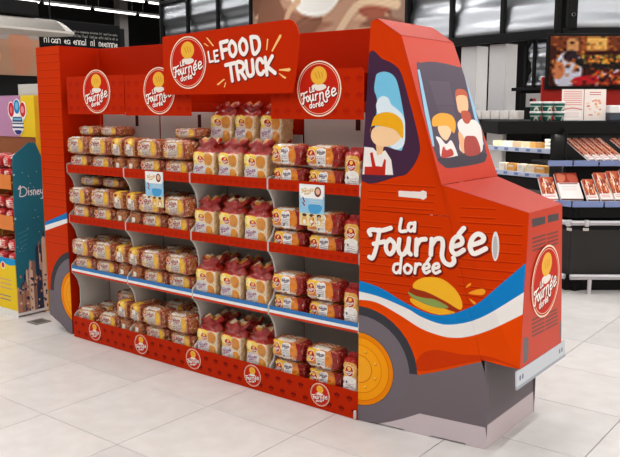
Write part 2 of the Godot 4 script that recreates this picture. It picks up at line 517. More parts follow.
func wheel(c: Canvas, x: float, y: float):
	c.disc(x, y - 5, 277, 277, rgb(116, 107, 114))
	c.disc(x, y - 8, 193, 193, rgb(96, 70, 60))
	c.disc(x, y - 8, 190, 190, rgb(240, 135, 12))
	c.disc(x, y - 8, 168, 168, rgb(222, 112, 8))
	c.disc(x, y - 8, 164, 164, rgb(250, 160, 20))
	c.disc(x, y - 8, 128, 128, rgb(230, 120, 10))
	c.disc(x, y - 8, 124, 124, rgb(252, 165, 25))
	c.disc(x, y - 8, 74, 74, rgb(190, 90, 10))
	c.disc(x, y - 8, 71, 71, rgb(250, 170, 40))
	for k in 8:
		var a := TAU * (k + 0.5) / 8
		c.disc(x + cos(a) * 99, y - 8 + sin(a) * 99, 8, 8, rgb(200, 100, 10))
		c.disc(x + cos(a) * 99 - 1, y - 6 + sin(a) * 99, 6, 6, rgb(255, 200, 80))

func band(c: Canvas, top: Array, low: Array, col: Color):
	var a := Canvas.soften(c.pts(top), false)
	var b := Canvas.soften(c.pts(low), false)
	b.reverse(); a.append_array(b)
	c.fill(a, col)

func logo_texture() -> ImageTexture:
	var c := Canvas.new(280, 280, 1.4, 0, 0, rgb(196, 34, 20), true)
	c.disc(140, 140, 140, 140, rgb(246, 228, 205))
	c.disc(140, 140, 133, 133, rgb(190, 30, 18))
	c.disc(140, 140, 127, 127, rgb(240, 214, 180))
	c.disc(140, 140, 124, 124, rgb(200, 38, 20))
	# plain golden bread roll on a white napkin
	c.poly([96, 136, 108, 118, 172, 118, 186, 136, 140, 150], rgb(240, 232, 222), true)
	c.disc(140, 74, 51, 46, rgb(242, 184, 64))
	c.stroke([118, 62, 130, 88], 7, rgb(222, 150, 48)); c.stroke([138, 56, 148, 86], 7, rgb(222, 150, 48)); c.stroke([158, 60, 164, 82], 7, rgb(222, 150, 48))
	lettering(c, 140, 178, 226, 0.16, rgb(252, 246, 240), rgb(110, 24, 18), 0.95)
	return c.texture()
var logo: StandardMaterial3D
var logo_meshes := {}
func badge(r: float, parent: Node, at: Vector3, turn := Vector3.ZERO, called := "logo_badge"):
	if not logo_meshes.has(r):
		var st := surf()
		var n := 40
		for i in n:
			var a := TAU * i / n; var b := TAU * (i + 1) / n
			var p := Vector3(cos(a), sin(a), 0); var q := Vector3(cos(b), sin(b), 0)
			var z := Vector3(0, 0, 0.003)
			tri(st, z, p * r + z, q * r + z, Vector2(0.5, 0.5), Vector2(0.5 + p.x / 2, 0.5 - p.y / 2), Vector2(0.5 + q.x / 2, 0.5 - q.y / 2))
			quad(st, p * r, q * r, q * r + z, p * r + z, Vector2(0.5 + p.x / 2, 0.5 - p.y / 2), Vector2(0.5 + q.x / 2, 0.5 - q.y / 2), Vector2(0.5 + q.x / 2, 0.5 - q.y / 2), Vector2(0.5 + p.x / 2, 0.5 - p.y / 2))
			tri(st, Vector3.ZERO, q * r, p * r)
		logo_meshes[r] = mesh_of(st, logo)
	var o := part_mesh(called, logo_meshes[r], parent)
	o.position = at; o.rotation = turn
	o.set_meta("label", "round red badge with white script lettering")
	return o

const RED := Color(0.80, 0.165, 0.055)
func side_z(x: float, y: float) -> float: return -0.12 * (x - 2.4) - 0.085 * maxf(0.0, y - 1.085)

func cab_panel(called: String, pts3: Array, uvs: Array, m: Material, parent: Node, thick := 0.004):
	var st := surf()
	slab(st, PackedVector3Array(pts3), PackedVector2Array(uvs), thick)
	return part(called, st, m, parent)

func side_texture() -> ImageTexture:
	var red := rgb(206, 54, 0)
	var c := Canvas.new(880, 2030, 0.8, 0, 2030, red)
	var dk := rgb(170, 34, 0); var hi := rgb(216, 72, 16)
	ribs(c, 60, 400, 1106, 1240, 36, dk, hi)
	ribs(c, 30, 440, 650, 1070, 42, dk, hi)
	ribs(c, 530, 800, 640, 1080, 42, dk, hi)
	ribs(c, 530, 680, 1085, 1130, 42, dk, hi)
	# lower body below the bands, wheel arch, printed underside and floor patch, wheel
	c.poly([0, 600] + WHITE_LOW + [880, 300, 0, 300], rgb(230, 72, 0))
	c.poly([350, 320, 352, 400, 430, 440, 560, 440, 690, 452, 840, 420, 672, 430], rgb(204, 56, 6), true)
	c.disc(22, 283, 318, 318, rgb(62, 62, 68))
	c.poly([0, 298, 300, 298] + BODY_LOW + [880, 400, 880, 0, 0, 0], rgb(116, 106, 112))
	c.poly(PATCH, rgb(206, 192, 196))
	wheel(c, 22, 283)
	band(c, BLUE_TOP, WHITE_TOP, rgb(20, 128, 200))
	band(c, WHITE_TOP, WHITE_LOW, rgb(240, 236, 232))
	# side window with a plain figure at the wheel
	c.poly(WINDOW, rgb(70, 42, 66), true)
	c.poly(GLASS, rgb(120, 196, 228), true)
	c.poly(CLOUD, rgb(222, 236, 244), true)
	c.poly(SHIRT, rgb(238, 232, 228)); c.poly(NECK, rgb(240, 190, 140)); c.poly(APRON, rgb(190, 44, 30))
	c.poly(FACE, rgb(248, 206, 160), true); c.poly(HAIR, rgb(240, 172, 30), true)
	# handle, lamp, snack
	for s in [HANDLE]: c.poly(s, rgb(236, 224, 216))
	c.poly(LENS, rgb(232, 228, 224), true); c.poly(LENS_IN, rgb(190, 186, 186), true)
	c.poly(BUN_LOW, rgb(246, 178, 40), true); c.poly(PATTY, rgb(160, 52, 24), true); c.poly(LETTUCE, rgb(140, 160, 84), true); c.poly(BUN_TOP, rgb(248, 184, 44), true)
	for d in [DROP_A, DROP_B, DROP_C]: c.poly(d, rgb(246, 160, 40), true)
	for pass_ in 2:
		for g in [[SIDE_FOURNEE, 23.0], [SIDE_LA, 17.0], [SIDE_DOREE, 15.0]]:
			for s in g[0]:
				if pass_ == 0: c.stroke(s, g[1] + 9, rgb(120, 30, 18), true, 5, 6)
				else: c.stroke(s, g[1], rgb(250, 244, 238), true)
	return c.texture()

func build_truck():
	logo = printed("logo", logo_texture(), 0.4)
	var red := paint("cab_red", rgb(176, 32, 0), 0.55)
	var glossy := laminate(paint("cab_red_glossy", rgb(186, 40, 0)))
	red.metallic_specular = 0.15
	var side := printed("cab_side", side_texture(), 0.5)
	var cab := thing("truck_cab", "orange-red cardboard truck cab with printed wheel, windows and white lettering", "display", Vector3(2.4, 0, MID))
	var off := Vector3(2.4, 0, MID)
	var outline_low := [[2.4, 0.0], [2.476, 0.0], [2.48, 0.007], [2.655, 0.007], [2.66, 0.0], [2.79, 0.0], [2.795, 0.007], [2.97, 0.007], [2.975, 0.0], [3.07, 0.0], [3.07, 0.30], [3.03, 0.43], [2.857, 1.084], [2.4, 1.084]]
	var outline_up := [[2.4, 1.0865], [2.857, 1.0865], [2.82, 1.226], [2.565, 1.915], [2.435, 2.0], [2.40, 1.99]]
	for mirror in [false, true]:
		for which in 2:
			var p := []; var uv := []
			for q in [outline_low, outline_up][which]:
				var z := side_z(q[0], q[1])
				p.append(Vector3(q[0], q[1], (2 * MID - z - (0.04 if which == 0 else 0.0)) if mirror else z) - off)
				uv.append(Vector2((q[0] * 1000 - 2380) / 880.0, (2030 - q[1] * 1000) / 2030.0))
			if mirror: p.reverse(); uv.reverse()
			cab_panel(["door_panel", "window_panel"][which], p, uv, side, cab)
		var hp := []; var huv := []
		for q in [[3.031, 0.43, -0.076], [3.21, 0.415, -0.09], [3.2, 1.118, -0.147], [2.821, 1.225, -0.051]]:
			hp.append(Vector3(q[0], q[1], (2 * MID - q[2]) if mirror else q[2]) - off)
			huv.append(Vector2((q[0] * 1000 - 2380) / 880.0, (2030 - q[1] * 1000) / 2030.0))
		if mirror: hp.reverse(); huv.reverse()
		cab_panel("hood_side", hp, huv, side, cab)
	var m2 := 2 * MID
	var plain := [Vector2(0, 1), Vector2(1, 1), Vector2(1, 0), Vector2(0, 0)]
	cab_panel("hood_top", [Vector3(2.82, 1.228, -0.05) - off, Vector3(3.2, 1.12, -0.147) - off, Vector3(3.2, 1.12, m2 + 0.147) - off, Vector3(2.82, 1.228, m2 + 0.05) - off], plain, glossy, cab)
	cab_panel("roof", [Vector3(2.435, 2.002, -0.08) - off, Vector3(2.565, 1.917, -0.09) - off, Vector3(2.565, 1.917, m2 + 0.09) - off, Vector3(2.435, 2.002, m2 + 0.08) - off], plain, glossy, cab)
	cab_panel("roof_back", [Vector3(2.404, 1.99, -0.08) - off, Vector3(2.435, 2.001, -0.08) - off, Vector3(2.435, 2.001, m2 + 0.08) - off, Vector3(2.404, 1.99, m2 + 0.08) - off], plain, red, cab)
	# windscreen
	var c := Canvas.new(720, 1040, 0.8, -10, -20, rgb(202, 50, 4), true)
	c.poly(W_GLASS, rgb(70, 52, 72), true)
	c.poly([220, 300, 430, 300, 410, 470, 224, 470], rgb(84, 66, 84)); c.poly([224, 476, 400, 476, 390, 560, 232, 560], rgb(80, 62, 80))
	c.poly(W_STRIP_A, rgb(150, 196, 224)); c.poly(W_STRIP_B, rgb(150, 196, 224))
	c.poly(W_DARK, rgb(52, 40, 56), true)
	c.poly(M_SHIRT, rgb(238, 232, 226), true); c.poly(M_ARM, rgb(240, 180, 130), true); c.poly(M_APRON, rgb(168, 50, 36), true)
	c.poly(M_HAIR, rgb(196, 84, 40), true); c.poly(M_FACE, rgb(244, 192, 144), true); c.poly(M_BEARD, rgb(190, 74, 40), true)
	c.poly(W_SHIRT, rgb(240, 234, 230), true); c.poly(W_APRON, rgb(190, 46, 32), true)
	c.poly(W_FACE, rgb(248, 206, 160), true); c.poly(W_HAIR, rgb(240, 168, 36), true)
	var wt := laminate(printed("windscreen", c.texture()))
	var wp := []; var wuv := []
	for q in [[2.819, 1.2305, -0.046, 1000], [2.819, 1.2305, m2 + 0.046, 1000], [2.566, 1.914, m2 + 0.09, 0], [2.566, 1.914, -0.09, 0]]:
		wp.append(Vector3(q[0], q[1], q[2]) - off); wuv.append(Vector2((-q[2] * 1000 + 10) / 720.0, (q[3] + 20) / 1040.0))
	cab_panel("windscreen_panel", wp, wuv, wt, cab)
	# grille
	c = Canvas.new(720, 760, 0.8, 0, 1140, rgb(202, 52, 10))
	for v in [VENT_A, VENT_B]: c.poly(v, rgb(66, 58, 60))
	for s in SLATS: c.stroke(s, 9, rgb(110, 50, 44))
	c.poly(FOG_A, rgb(104, 92, 96), true); c.poly(FOG_B, rgb(104, 92, 96), true)
	var gt := laminate(printed("grille", c.texture()))
	var gp := []; var guv := []
	for q in [[3.212, 0.415, -0.09], [3.212, 0.415, m2 + 0.09], [3.202, 1.12, m2 + 0.147], [3.202, 1.12, -0.147]]:
		gp.append(Vector3(q[0], q[1], q[2]) - off); guv.append(Vector2(-q[2] * 1000 / 720.0, (1140 - q[1] * 1000) / 760.0))
	cab_panel("grille_panel", gp, guv, gt, cab)
	badge(0.172, cab, Vector3(3.209, 0.775, -0.362) - off, Vector3(0, PI / 2, 0))
	# bumper
	c = Canvas.new(620, 90, 0.8, 0, 0, rgb(206, 210, 216), true)
	c.rect(0, 74, 620, 90, rgb(168, 174, 184))
	for x in [36, 66, 540, 572]: c.disc(x, 40, 10, 14, rgb(120, 130, 146))
	var bp := []
	for q in [[3.222, 0.336, -0.045], [3.222, 0.336, m2 + 0.045], [3.216, 0.418, m2 + 0.05], [3.216, 0.418, -0.05]]: bp.append(Vector3(q[0], q[1], q[2]) - off)
	cab_panel("bumper", bp, plain, printed("bumper", c.texture(), 0.4), cab, 0.008)
	# plinth front, floor of the nose, inner end wall
	c = Canvas.new(560, 460, 0.6, 0, 0, rgb(116, 107, 111), true)
	c.rect(0, 350, 560, 460, rgb(206, 192, 194)); c.rect(0, 346, 560, 350, rgb(150, 138, 142))
	cab_panel("plinth_front", [Vector3(3.066, 0, -0.08) - off, Vector3(3.066, 0, m2 + 0.036) - off, Vector3(3.05, 0.46, m2 + 0.036) - off, Vector3(3.05, 0.46, -0.08) - off], plain, printed("plinth", c.texture(), 0.5), cab)
	cab_panel("nose_floor", [Vector3(3.03, 0.428, -0.08) - off, Vector3(3.03, 0.428, m2 + 0.08) - off, Vector3(3.208, 0.413, m2 + 0.095) - off, Vector3(3.208, 0.413, -0.095) - off], plain, paint("grey_card", rgb(116, 107, 111), 0.6), cab)
	cab_panel("end_wall", [Vector3(2.406, 0, m2 + 0.01) - off, Vector3(2.406, 0, -0.01) - off, Vector3(2.406, 1.08, -0.01) - off, Vector3(2.406, 1.985, -0.085) - off, Vector3(2.406, 1.985, m2 + 0.085) - off, Vector3(2.406, 1.08, m2 + 0.01) - off], [Vector2.ZERO, Vector2.ZERO, Vector2.ZERO, Vector2.ZERO, Vector2.ZERO, Vector2.ZERO], red, cab)

	# rear end with its half wheel
	var rear := thing("truck_tail", "narrow ribbed orange-red cardboard tail of the truck with half a wheel", "display", Vector3(-0.32, 0, MID))
	off = Vector3(-0.32, 0, MID)
	c = Canvas.new(280, 2000, 0.8, -330, 2000, rgb(202, 50, 0))
	ribs(c, -330, -40, 900, 1990, 52, rgb(170, 34, 0), rgb(212, 66, 14))
	ribs(c, -330, -40, 640, 720, 52, rgb(170, 34, 0), rgb(212, 66, 14))
	c.poly([-330, 0, -40, 0, -40, 500, -330, 500], rgb(202, 50, 0))
	c.disc(25, 285, 318, 318, rgb(62, 62, 68))
	c.poly([-330, 0, -40, 0, -40, 288, -330, 288], rgb(116, 106, 112))
	wheel(c, 25, 285)
	c.poly([-330, 773, -44, 871, -44, 829, -330, 752], rgb(30, 120, 196)); c.poly([-330, 752, -44, 829, -44, 799, -330, 713], rgb(238, 234, 230))
	var rm := printed("rear_panel", c.texture(), 0.4)
	var st := surf()
	var fl := [-0.32, 0.106, -0.2, 0.058, -0.085, 0.0, -0.055, 0.0, -0.055, 1.993, -0.32, 1.993]
	var p3 := PackedVector3Array(); var u3 := PackedVector2Array()
	for i in range(0, fl.size(), 2):
		p3.append(Vector3(fl[i], fl[i + 1], -0.02) - off); u3.append(Vector2((fl[i] * 1000 + 330) / 280.0, (2000 - fl[i + 1] * 1000) / 2000.0))
	slab(st, p3, u3, 0.004)
	part("side_panel", st, rm, rear)
	cab_panel("inner_wall", [Vector3(-0.055, 0, -0.024) - off, Vector3(-0.055, 0, m2 + 0.024) - off, Vector3(-0.055, 1.993, m2 + 0.024) - off, Vector3(-0.055, 1.993, -0.024) - off], plain, red, rear)
	cab_panel("outer_wall", [Vector3(-0.316, 0.106, m2 + 0.024) - off, Vector3(-0.316, 0.106, -0.024) - off, Vector3(-0.316, 1.993, -0.024) - off, Vector3(-0.316, 1.993, m2 + 0.024) - off], plain, red, rear)
	cab_panel("far_panel", [Vector3(-0.055, 0, m2 + 0.02) - off, Vector3(-0.32, 0, m2 + 0.02) - off, Vector3(-0.32, 1.993, m2 + 0.02) - off, Vector3(-0.055, 1.993, m2 + 0.02) - off], plain, red, rear)
	# dividing wall along the middle
	st = surf(); box(st, Vector3(1.175, 0.995, -0.336), Vector3(2.44, 1.99, 0.006), 0.001)
	solo("truck_middle_wall", st, red, "tall red cardboard wall behind the bread shelves from tail to cab", "panel")

	# name board
	c = Canvas.new(1080, 400, 0.9, 1000, 2040, rgb(192, 40, 0))
	for pass_ in 2:
		for g: Array in [[SIGN_THIN, 13.0], [SIGN_THICK, 22.0]]:
			for s: Array in g[0]:
				var round_ := s.size() >= 12
				if pass_ == 0: c.stroke(s, g[1] + 5, rgb(110, 34, 24), round_, 5, 5)
				else: c.stroke(s, g[1], rgb(250, 242, 236), round_)
	for s in RAYS: c.poly(s, rgb(250, 200, 120))
	var sm := printed("name_board", c.texture(), 0.4)
	var sign_ := thing("name_board", "red cardboard sign with white hand lettering and a round badge", "sign", Vector3(1.53, 1.655, 0.02))
	st = surf()
	var so := [1.025, 1.66, 1.03, 1.656, 1.985, 1.654, 1.996, 1.66, 2.012, 1.74, 2.027, 1.817, 2.036, 1.89, 2.036, 1.939, 2.022, 1.985, 1.998, 2.012, 1.97, 2.021, 1.03, 1.987, 1.023, 1.98]
	p3 = PackedVector3Array(); u3 = PackedVector2Array()
	for i in range(0, so.size(), 2):
		p3.append(Vector3(so[i] - 1.53, so[i + 1] - 1.655, 0.0)); u3.append(Vector2((so[i] * 1000 - 1000) / 1080.0, (2040 - so[i + 1] * 1000) / 400.0))
	slab(st, p3, u3, 0.006)
	part("board", st, sm, sign_)
	badge(0.146, sign_, Vector3(1.233 - 1.53, 1.833 - 1.655, 0.0005))
	st = surf(); box(st, Vector3(-0.41, 0.1, -0.026), Vector3(0.03, 0.16, 0.036)); box(st, Vector3(0.37, 0.1, -0.026), Vector3(0.03, 0.16, 0.036))
	part("bracket", st, paint("grey_card", Color.WHITE), sign_)

# ---------------------------------------------------------------- the four shelf units
func sprig(c: Canvas, x: float, y: float, s: float, col: Color):
	c.poly([x, y - 16 * s, x + 7 * s, y - 2 * s, x, y + 14 * s, x - 7 * s, y - 2 * s], col, true)
	for d in [-1.0, 1.0]:
		c.poly([x + d * 8 * s, y - 4 * s, x + d * 20 * s, y - 6 * s, x + d * 22 * s, y + 4 * s, x + d * 8 * s, y + 16 * s], col, true)
	c.stroke([x - 14 * s, y + 18 * s, x, y + 24 * s, x + 14 * s, y + 18 * s], 5 * s, col)

func build_units():
	var white := paint("white_card", rgb(202, 198, 192), 0.6)
	var lip_red := rgb(186, 38, 0)
	var dark := rgb(120, 16, 8)
	# printed board: red with darker sprigs
	var c := Canvas.new(480, 151, 1.0, 0, 0, lip_red, true)
	for i in 6:
		for j in 2: sprig(c, 40 + i * 80 + (20 if j == 1 else -10), 42 + j * 66, 0.8, dark)
	var base_m := printed("base_print", c.texture(), 0.45)
	c = Canvas.new(600, 250, 0.8, 0, 0, lip_red, true)
	for i in 8:
		for j in 3: sprig(c, 40 + i * 76, 46 + j * 80, 0.9, rgb(170, 28, 8))
	var head_m := printed("header_print", c.texture(), 0.45)
	c = Canvas.new(600, 56, 0.8, 0, 0, lip_red, true)
	for i in 12: sprig(c, 26 + i * 50, 28, 0.7, rgb(168, 28, 8))
	var lip_m := printed("edge_print", c.texture(), 0.45)
	c = Canvas.new(16, 52, 1.0, 0, 0, rgb(204, 60, 34), true)
	c.rect(0, 0, 16, 22, rgb(58, 122, 186)); c.rect(0, 22, 16, 39, rgb(240, 238, 236))
	var flag_m := printed("tricolour_print", c.texture(), 0.45)
	# skirting along the floor, five printed boards with a badge each
	var skirt := thing("base_skirting", "long red printed cardboard skirting with five round badges along the floor", "skirting", Vector3(1.2, 0, 0.004))
	for k in 5:
		var st := surf()
		var x0 := -1.2 + 0.48 * k
		slab(st, PackedVector3Array([Vector3(x0, 0.002, 0), Vector3(x0 + 0.4795, 0.002, 0), Vector3(x0 + 0.4795, 0.151, 0), Vector3(x0, 0.151, 0)]), PackedVector2Array([Vector2(0, 1), Vector2(1, 1), Vector2(1, 0), Vector2(0, 0)]), 0.004)
		part("board", st, base_m, skirt)
		badge(0.063, skirt, Vector3(x0 + 0.242, 0.082, 0.0003))
	var clip := surf()
	box(clip, Vector3(1.19, 0.03, 0.008), Vector3(0.016, 0.045, 0.012), 0.004)
	part("corner_clip", clip, white, skirt)
	var which := ["leftmost bread shelf unit beside the truck's tail", "second bread shelf unit from the tail, leaflet hanging on its edge", "bread shelf unit under the name board, filled with bun bags", "bread shelf unit right against the truck cab"]
	for b in 4:
		var u := thing("shelf_unit", "white cardboard " + which[b], "shelf", Vector3(BAY * b, 0, 0), 0, "bread shelf units")
		# curved side panels
		var prof := [Vector2(-0.006, 0.0), Vector2(-0.006, 0.155)]
		for k in 3:
			var lo: float = SHELF_TOP[k]; var hi: float = SHELF_LOW[k + 1]
			prof.append_array([Vector2(-0.012, lo + 0.012), Vector2(-0.04, lo + 0.035), Vector2(-0.058, lo + 0.08), Vector2(-0.06, hi - 0.12), Vector2(-0.045, hi - 0.06), Vector2(-0.02, hi - 0.02), Vector2(-0.001, hi), Vector2(-0.001, SHELF_TOP[k + 1])])
		prof.append_array([Vector2(-0.012, 1.212), Vector2(-0.08, 1.225), Vector2(-0.2, 1.25)])
		var head := b != 2
		prof.append_array([Vector2(-0.31, 1.27), Vector2(-0.31, 0.0)])
		for s in 2:
			var st := surf()
			var p := PackedVector3Array(); var uv := PackedVector2Array()
			for q in prof:
				p.append(Vector3(0.0005 if s == 0 else BAY - 0.0055, q.y, q.x)); uv.append(q)
			p.reverse()
			var t2 := PackedVector3Array()
			for v in p: t2.append(v + Vector3(0.005, 0, 0))
			slab(st, t2, uv, 0.005)
			part("side_panel", st, white, u)
		var st := surf()
		box(st, Vector3(BAY / 2, 0.78 if head else 0.72, -0.314), Vector3(BAY - 0.012, 1.55 if head else 1.42, 0.004), 0.001)
		part("back_panel", st, white, u)
		if head:
			st = surf(); box(st, Vector3(BAY * 0.62, 1.5, -0.3105), Vector3(0.03, 0.08, 0.002), 0.0005)
			part("slot", st, paint("slot_dark", rgb(70, 24, 20), 0.8), u)
		for k in 4:
			var fy: float = 0.095 if k == 0 else SHELF_LOW[k] + 0.003
			st = surf()
			box(st, Vector3(BAY / 2, fy, -0.157), Vector3(BAY - 0.012, 0.006, 0.305), 0.001)
			var deck := part("shelf", st, white, u)
			if k > 0:
				st = surf()
				var y0: float = SHELF_LOW[k]; var y1: float = SHELF_TOP[k]
				slab(st, PackedVector3Array([Vector3(0.0065, y0, 0), Vector3(BAY - 0.0065, y0, 0), Vector3(BAY - 0.0065, y1, 0), Vector3(0.0065, y1, 0)]), PackedVector2Array([Vector2(0, 1), Vector2(1, 1), Vector2(1, 0), Vector2(0, 0)]), 0.004)
				var e := part("edge_strip", st, flag_m if k == 1 else lip_m, deck)
				e.set_meta("label", "blue, white and red edge strip" if k == 1 else "red printed edge strip")
		if head:
			st = surf()
			var y0 := 1.54 - 0.006 * b; var y1 := 1.786 - 0.005 * b
			var xa := 0.004
			slab(st, PackedVector3Array([Vector3(xa, y0, -0.03), Vector3(BAY - 0.004, y0, -0.03), Vector3(BAY - 0.004, y1 - 0.02, -0.03), Vector3(BAY - 0.02, y1, -0.03), Vector3(xa, y1, -0.03)]), PackedVector2Array([Vector2(0, 1), Vector2(1, 1), Vector2(1, 0.08), Vector2(0.97, 0), Vector2(0, 0)]), 0.004)
			var h := part("header_card", st, head_m, u)
			for xs in [0.03, BAY - 0.03]:
				var rs := surf(); box(rs, Vector3(xs, 1.68, -0.18), Vector3(0.004, 0.14, 0.29), 0.001)
				part("header_stay", rs, paint("cab_red", Color.WHITE), u)
			h.set_meta("label", "red printed header card")
			badge(0.139, h, Vector3(0.325, 1.686 - 0.004 * b, -0.0295))
	# two leaflets hanging from the top shelf edge
	c = Canvas.new(163, 215, 2.0, 0, 0, rgb(238, 240, 240), true)
	c.rect(0, 60, 163, 215, rgb(150, 200, 228)); c.rect(0, 150, 163, 215, rgb(232, 214, 160)); c.rect(8, 8, 155, 72, rgb(246, 244, 240))
	c.poly([60, 110, 110, 96, 150, 112, 128, 146, 76, 148], rgb(80, 160, 214), true)
	lettering(c, 55, 34, 80, 0.1, rgb(214, 170, 90), rgb(240, 230, 220))
	c.disc(122, 36, 22, 26, rgb(120, 60, 50)); c.disc(122, 34, 14, 16, rgb(226, 180, 150))
	for q in [[24, 70, 10, 20], [24, 96, 10, 14]]: c.stroke([q[0], q[1], q[0] + q[2], q[1] + q[3]], 8, rgb(150, 40, 60))
	for k in 3:
		c.stroke([70, 74 + k * 12, 145, 74 + k * 12], 6, rgb(190, 206, 216))
		c.disc(34 + k * 48, 186, 18, 24, rgb(226, 176, 110)); c.disc(34 + k * 48, 160, 15, 8, rgb(86, 50, 44)); c.disc(34 + k * 48, 196, 10, 12, rgb(244, 234, 220))
	var lm := printed("leaflet", c.texture(), 0.4)
	var spots := [[0.815, 0.985, "blue and white leaflet hanging from the second unit's top shelf edge"], [2.025, 0.978, "blue and white leaflet hanging from the shelf edge nearest the cab"]]
	for q in spots:
		var st := surf()
		slab(st, PackedVector3Array([Vector3(0, 0, 0), Vector3(0.16, 0, 0), Vector3(0.16, 0.214, 0), Vector3(0, 0.214, 0)]), PackedVector2Array([Vector2(0, 1), Vector2(1, 1), Vector2(1, 0), Vector2(0, 0)]), 0.004)
		solo("leaflet", st, lm, q[2], "leaflet", Vector3(q[0], q[1], 0.0065), 0, "leaflets on the shelf edges")

# ---------------------------------------------------------------- bread
func small_print(c: Canvas, x0: float, y0: float, w: float, rows: int, step: float, col: Color, thick := 2.4):
	for r in rows:
		var x := x0
		while x < x0 + w:
			var l := rng.randf_range(3, 11)
			c.stroke([x, y0 + r * step, minf(x + l, x0 + w), y0 + r * step], thick, col)
			x += l + 4

func tiny_logo(c: Canvas, x: float, y: float, r: float):
	c.disc(x, y, r, r, rgb(250, 226, 190)); c.disc(x, y, r * 0.88, r * 0.88, rgb(190, 34, 30))
	c.disc(x, y - r * 0.4, r * 0.34, r * 0.34, rgb(246, 196, 90))
	lettering(c, x, y + r * 0.3, r * 1.5, 0.14, rgb(252, 244, 236), rgb(120, 20, 20), 1.2)

func flecks(c: Canvas, x0: float, y0: float, x1: float, y1: float, n: int, cols: Array, r := 4.0):
	for k in n:
		var x := rng.randf_range(x0, x1); var y := rng.randf_range(y0, y1); var a := rng.randf() * TAU
		var l := rng.randf_range(r, r * 3.5)
		c.stroke([x, y, x + cos(a) * l, y + sin(a) * l], rng.randf_range(1.2, 3.2), cols[rng.randi() % cols.size()])

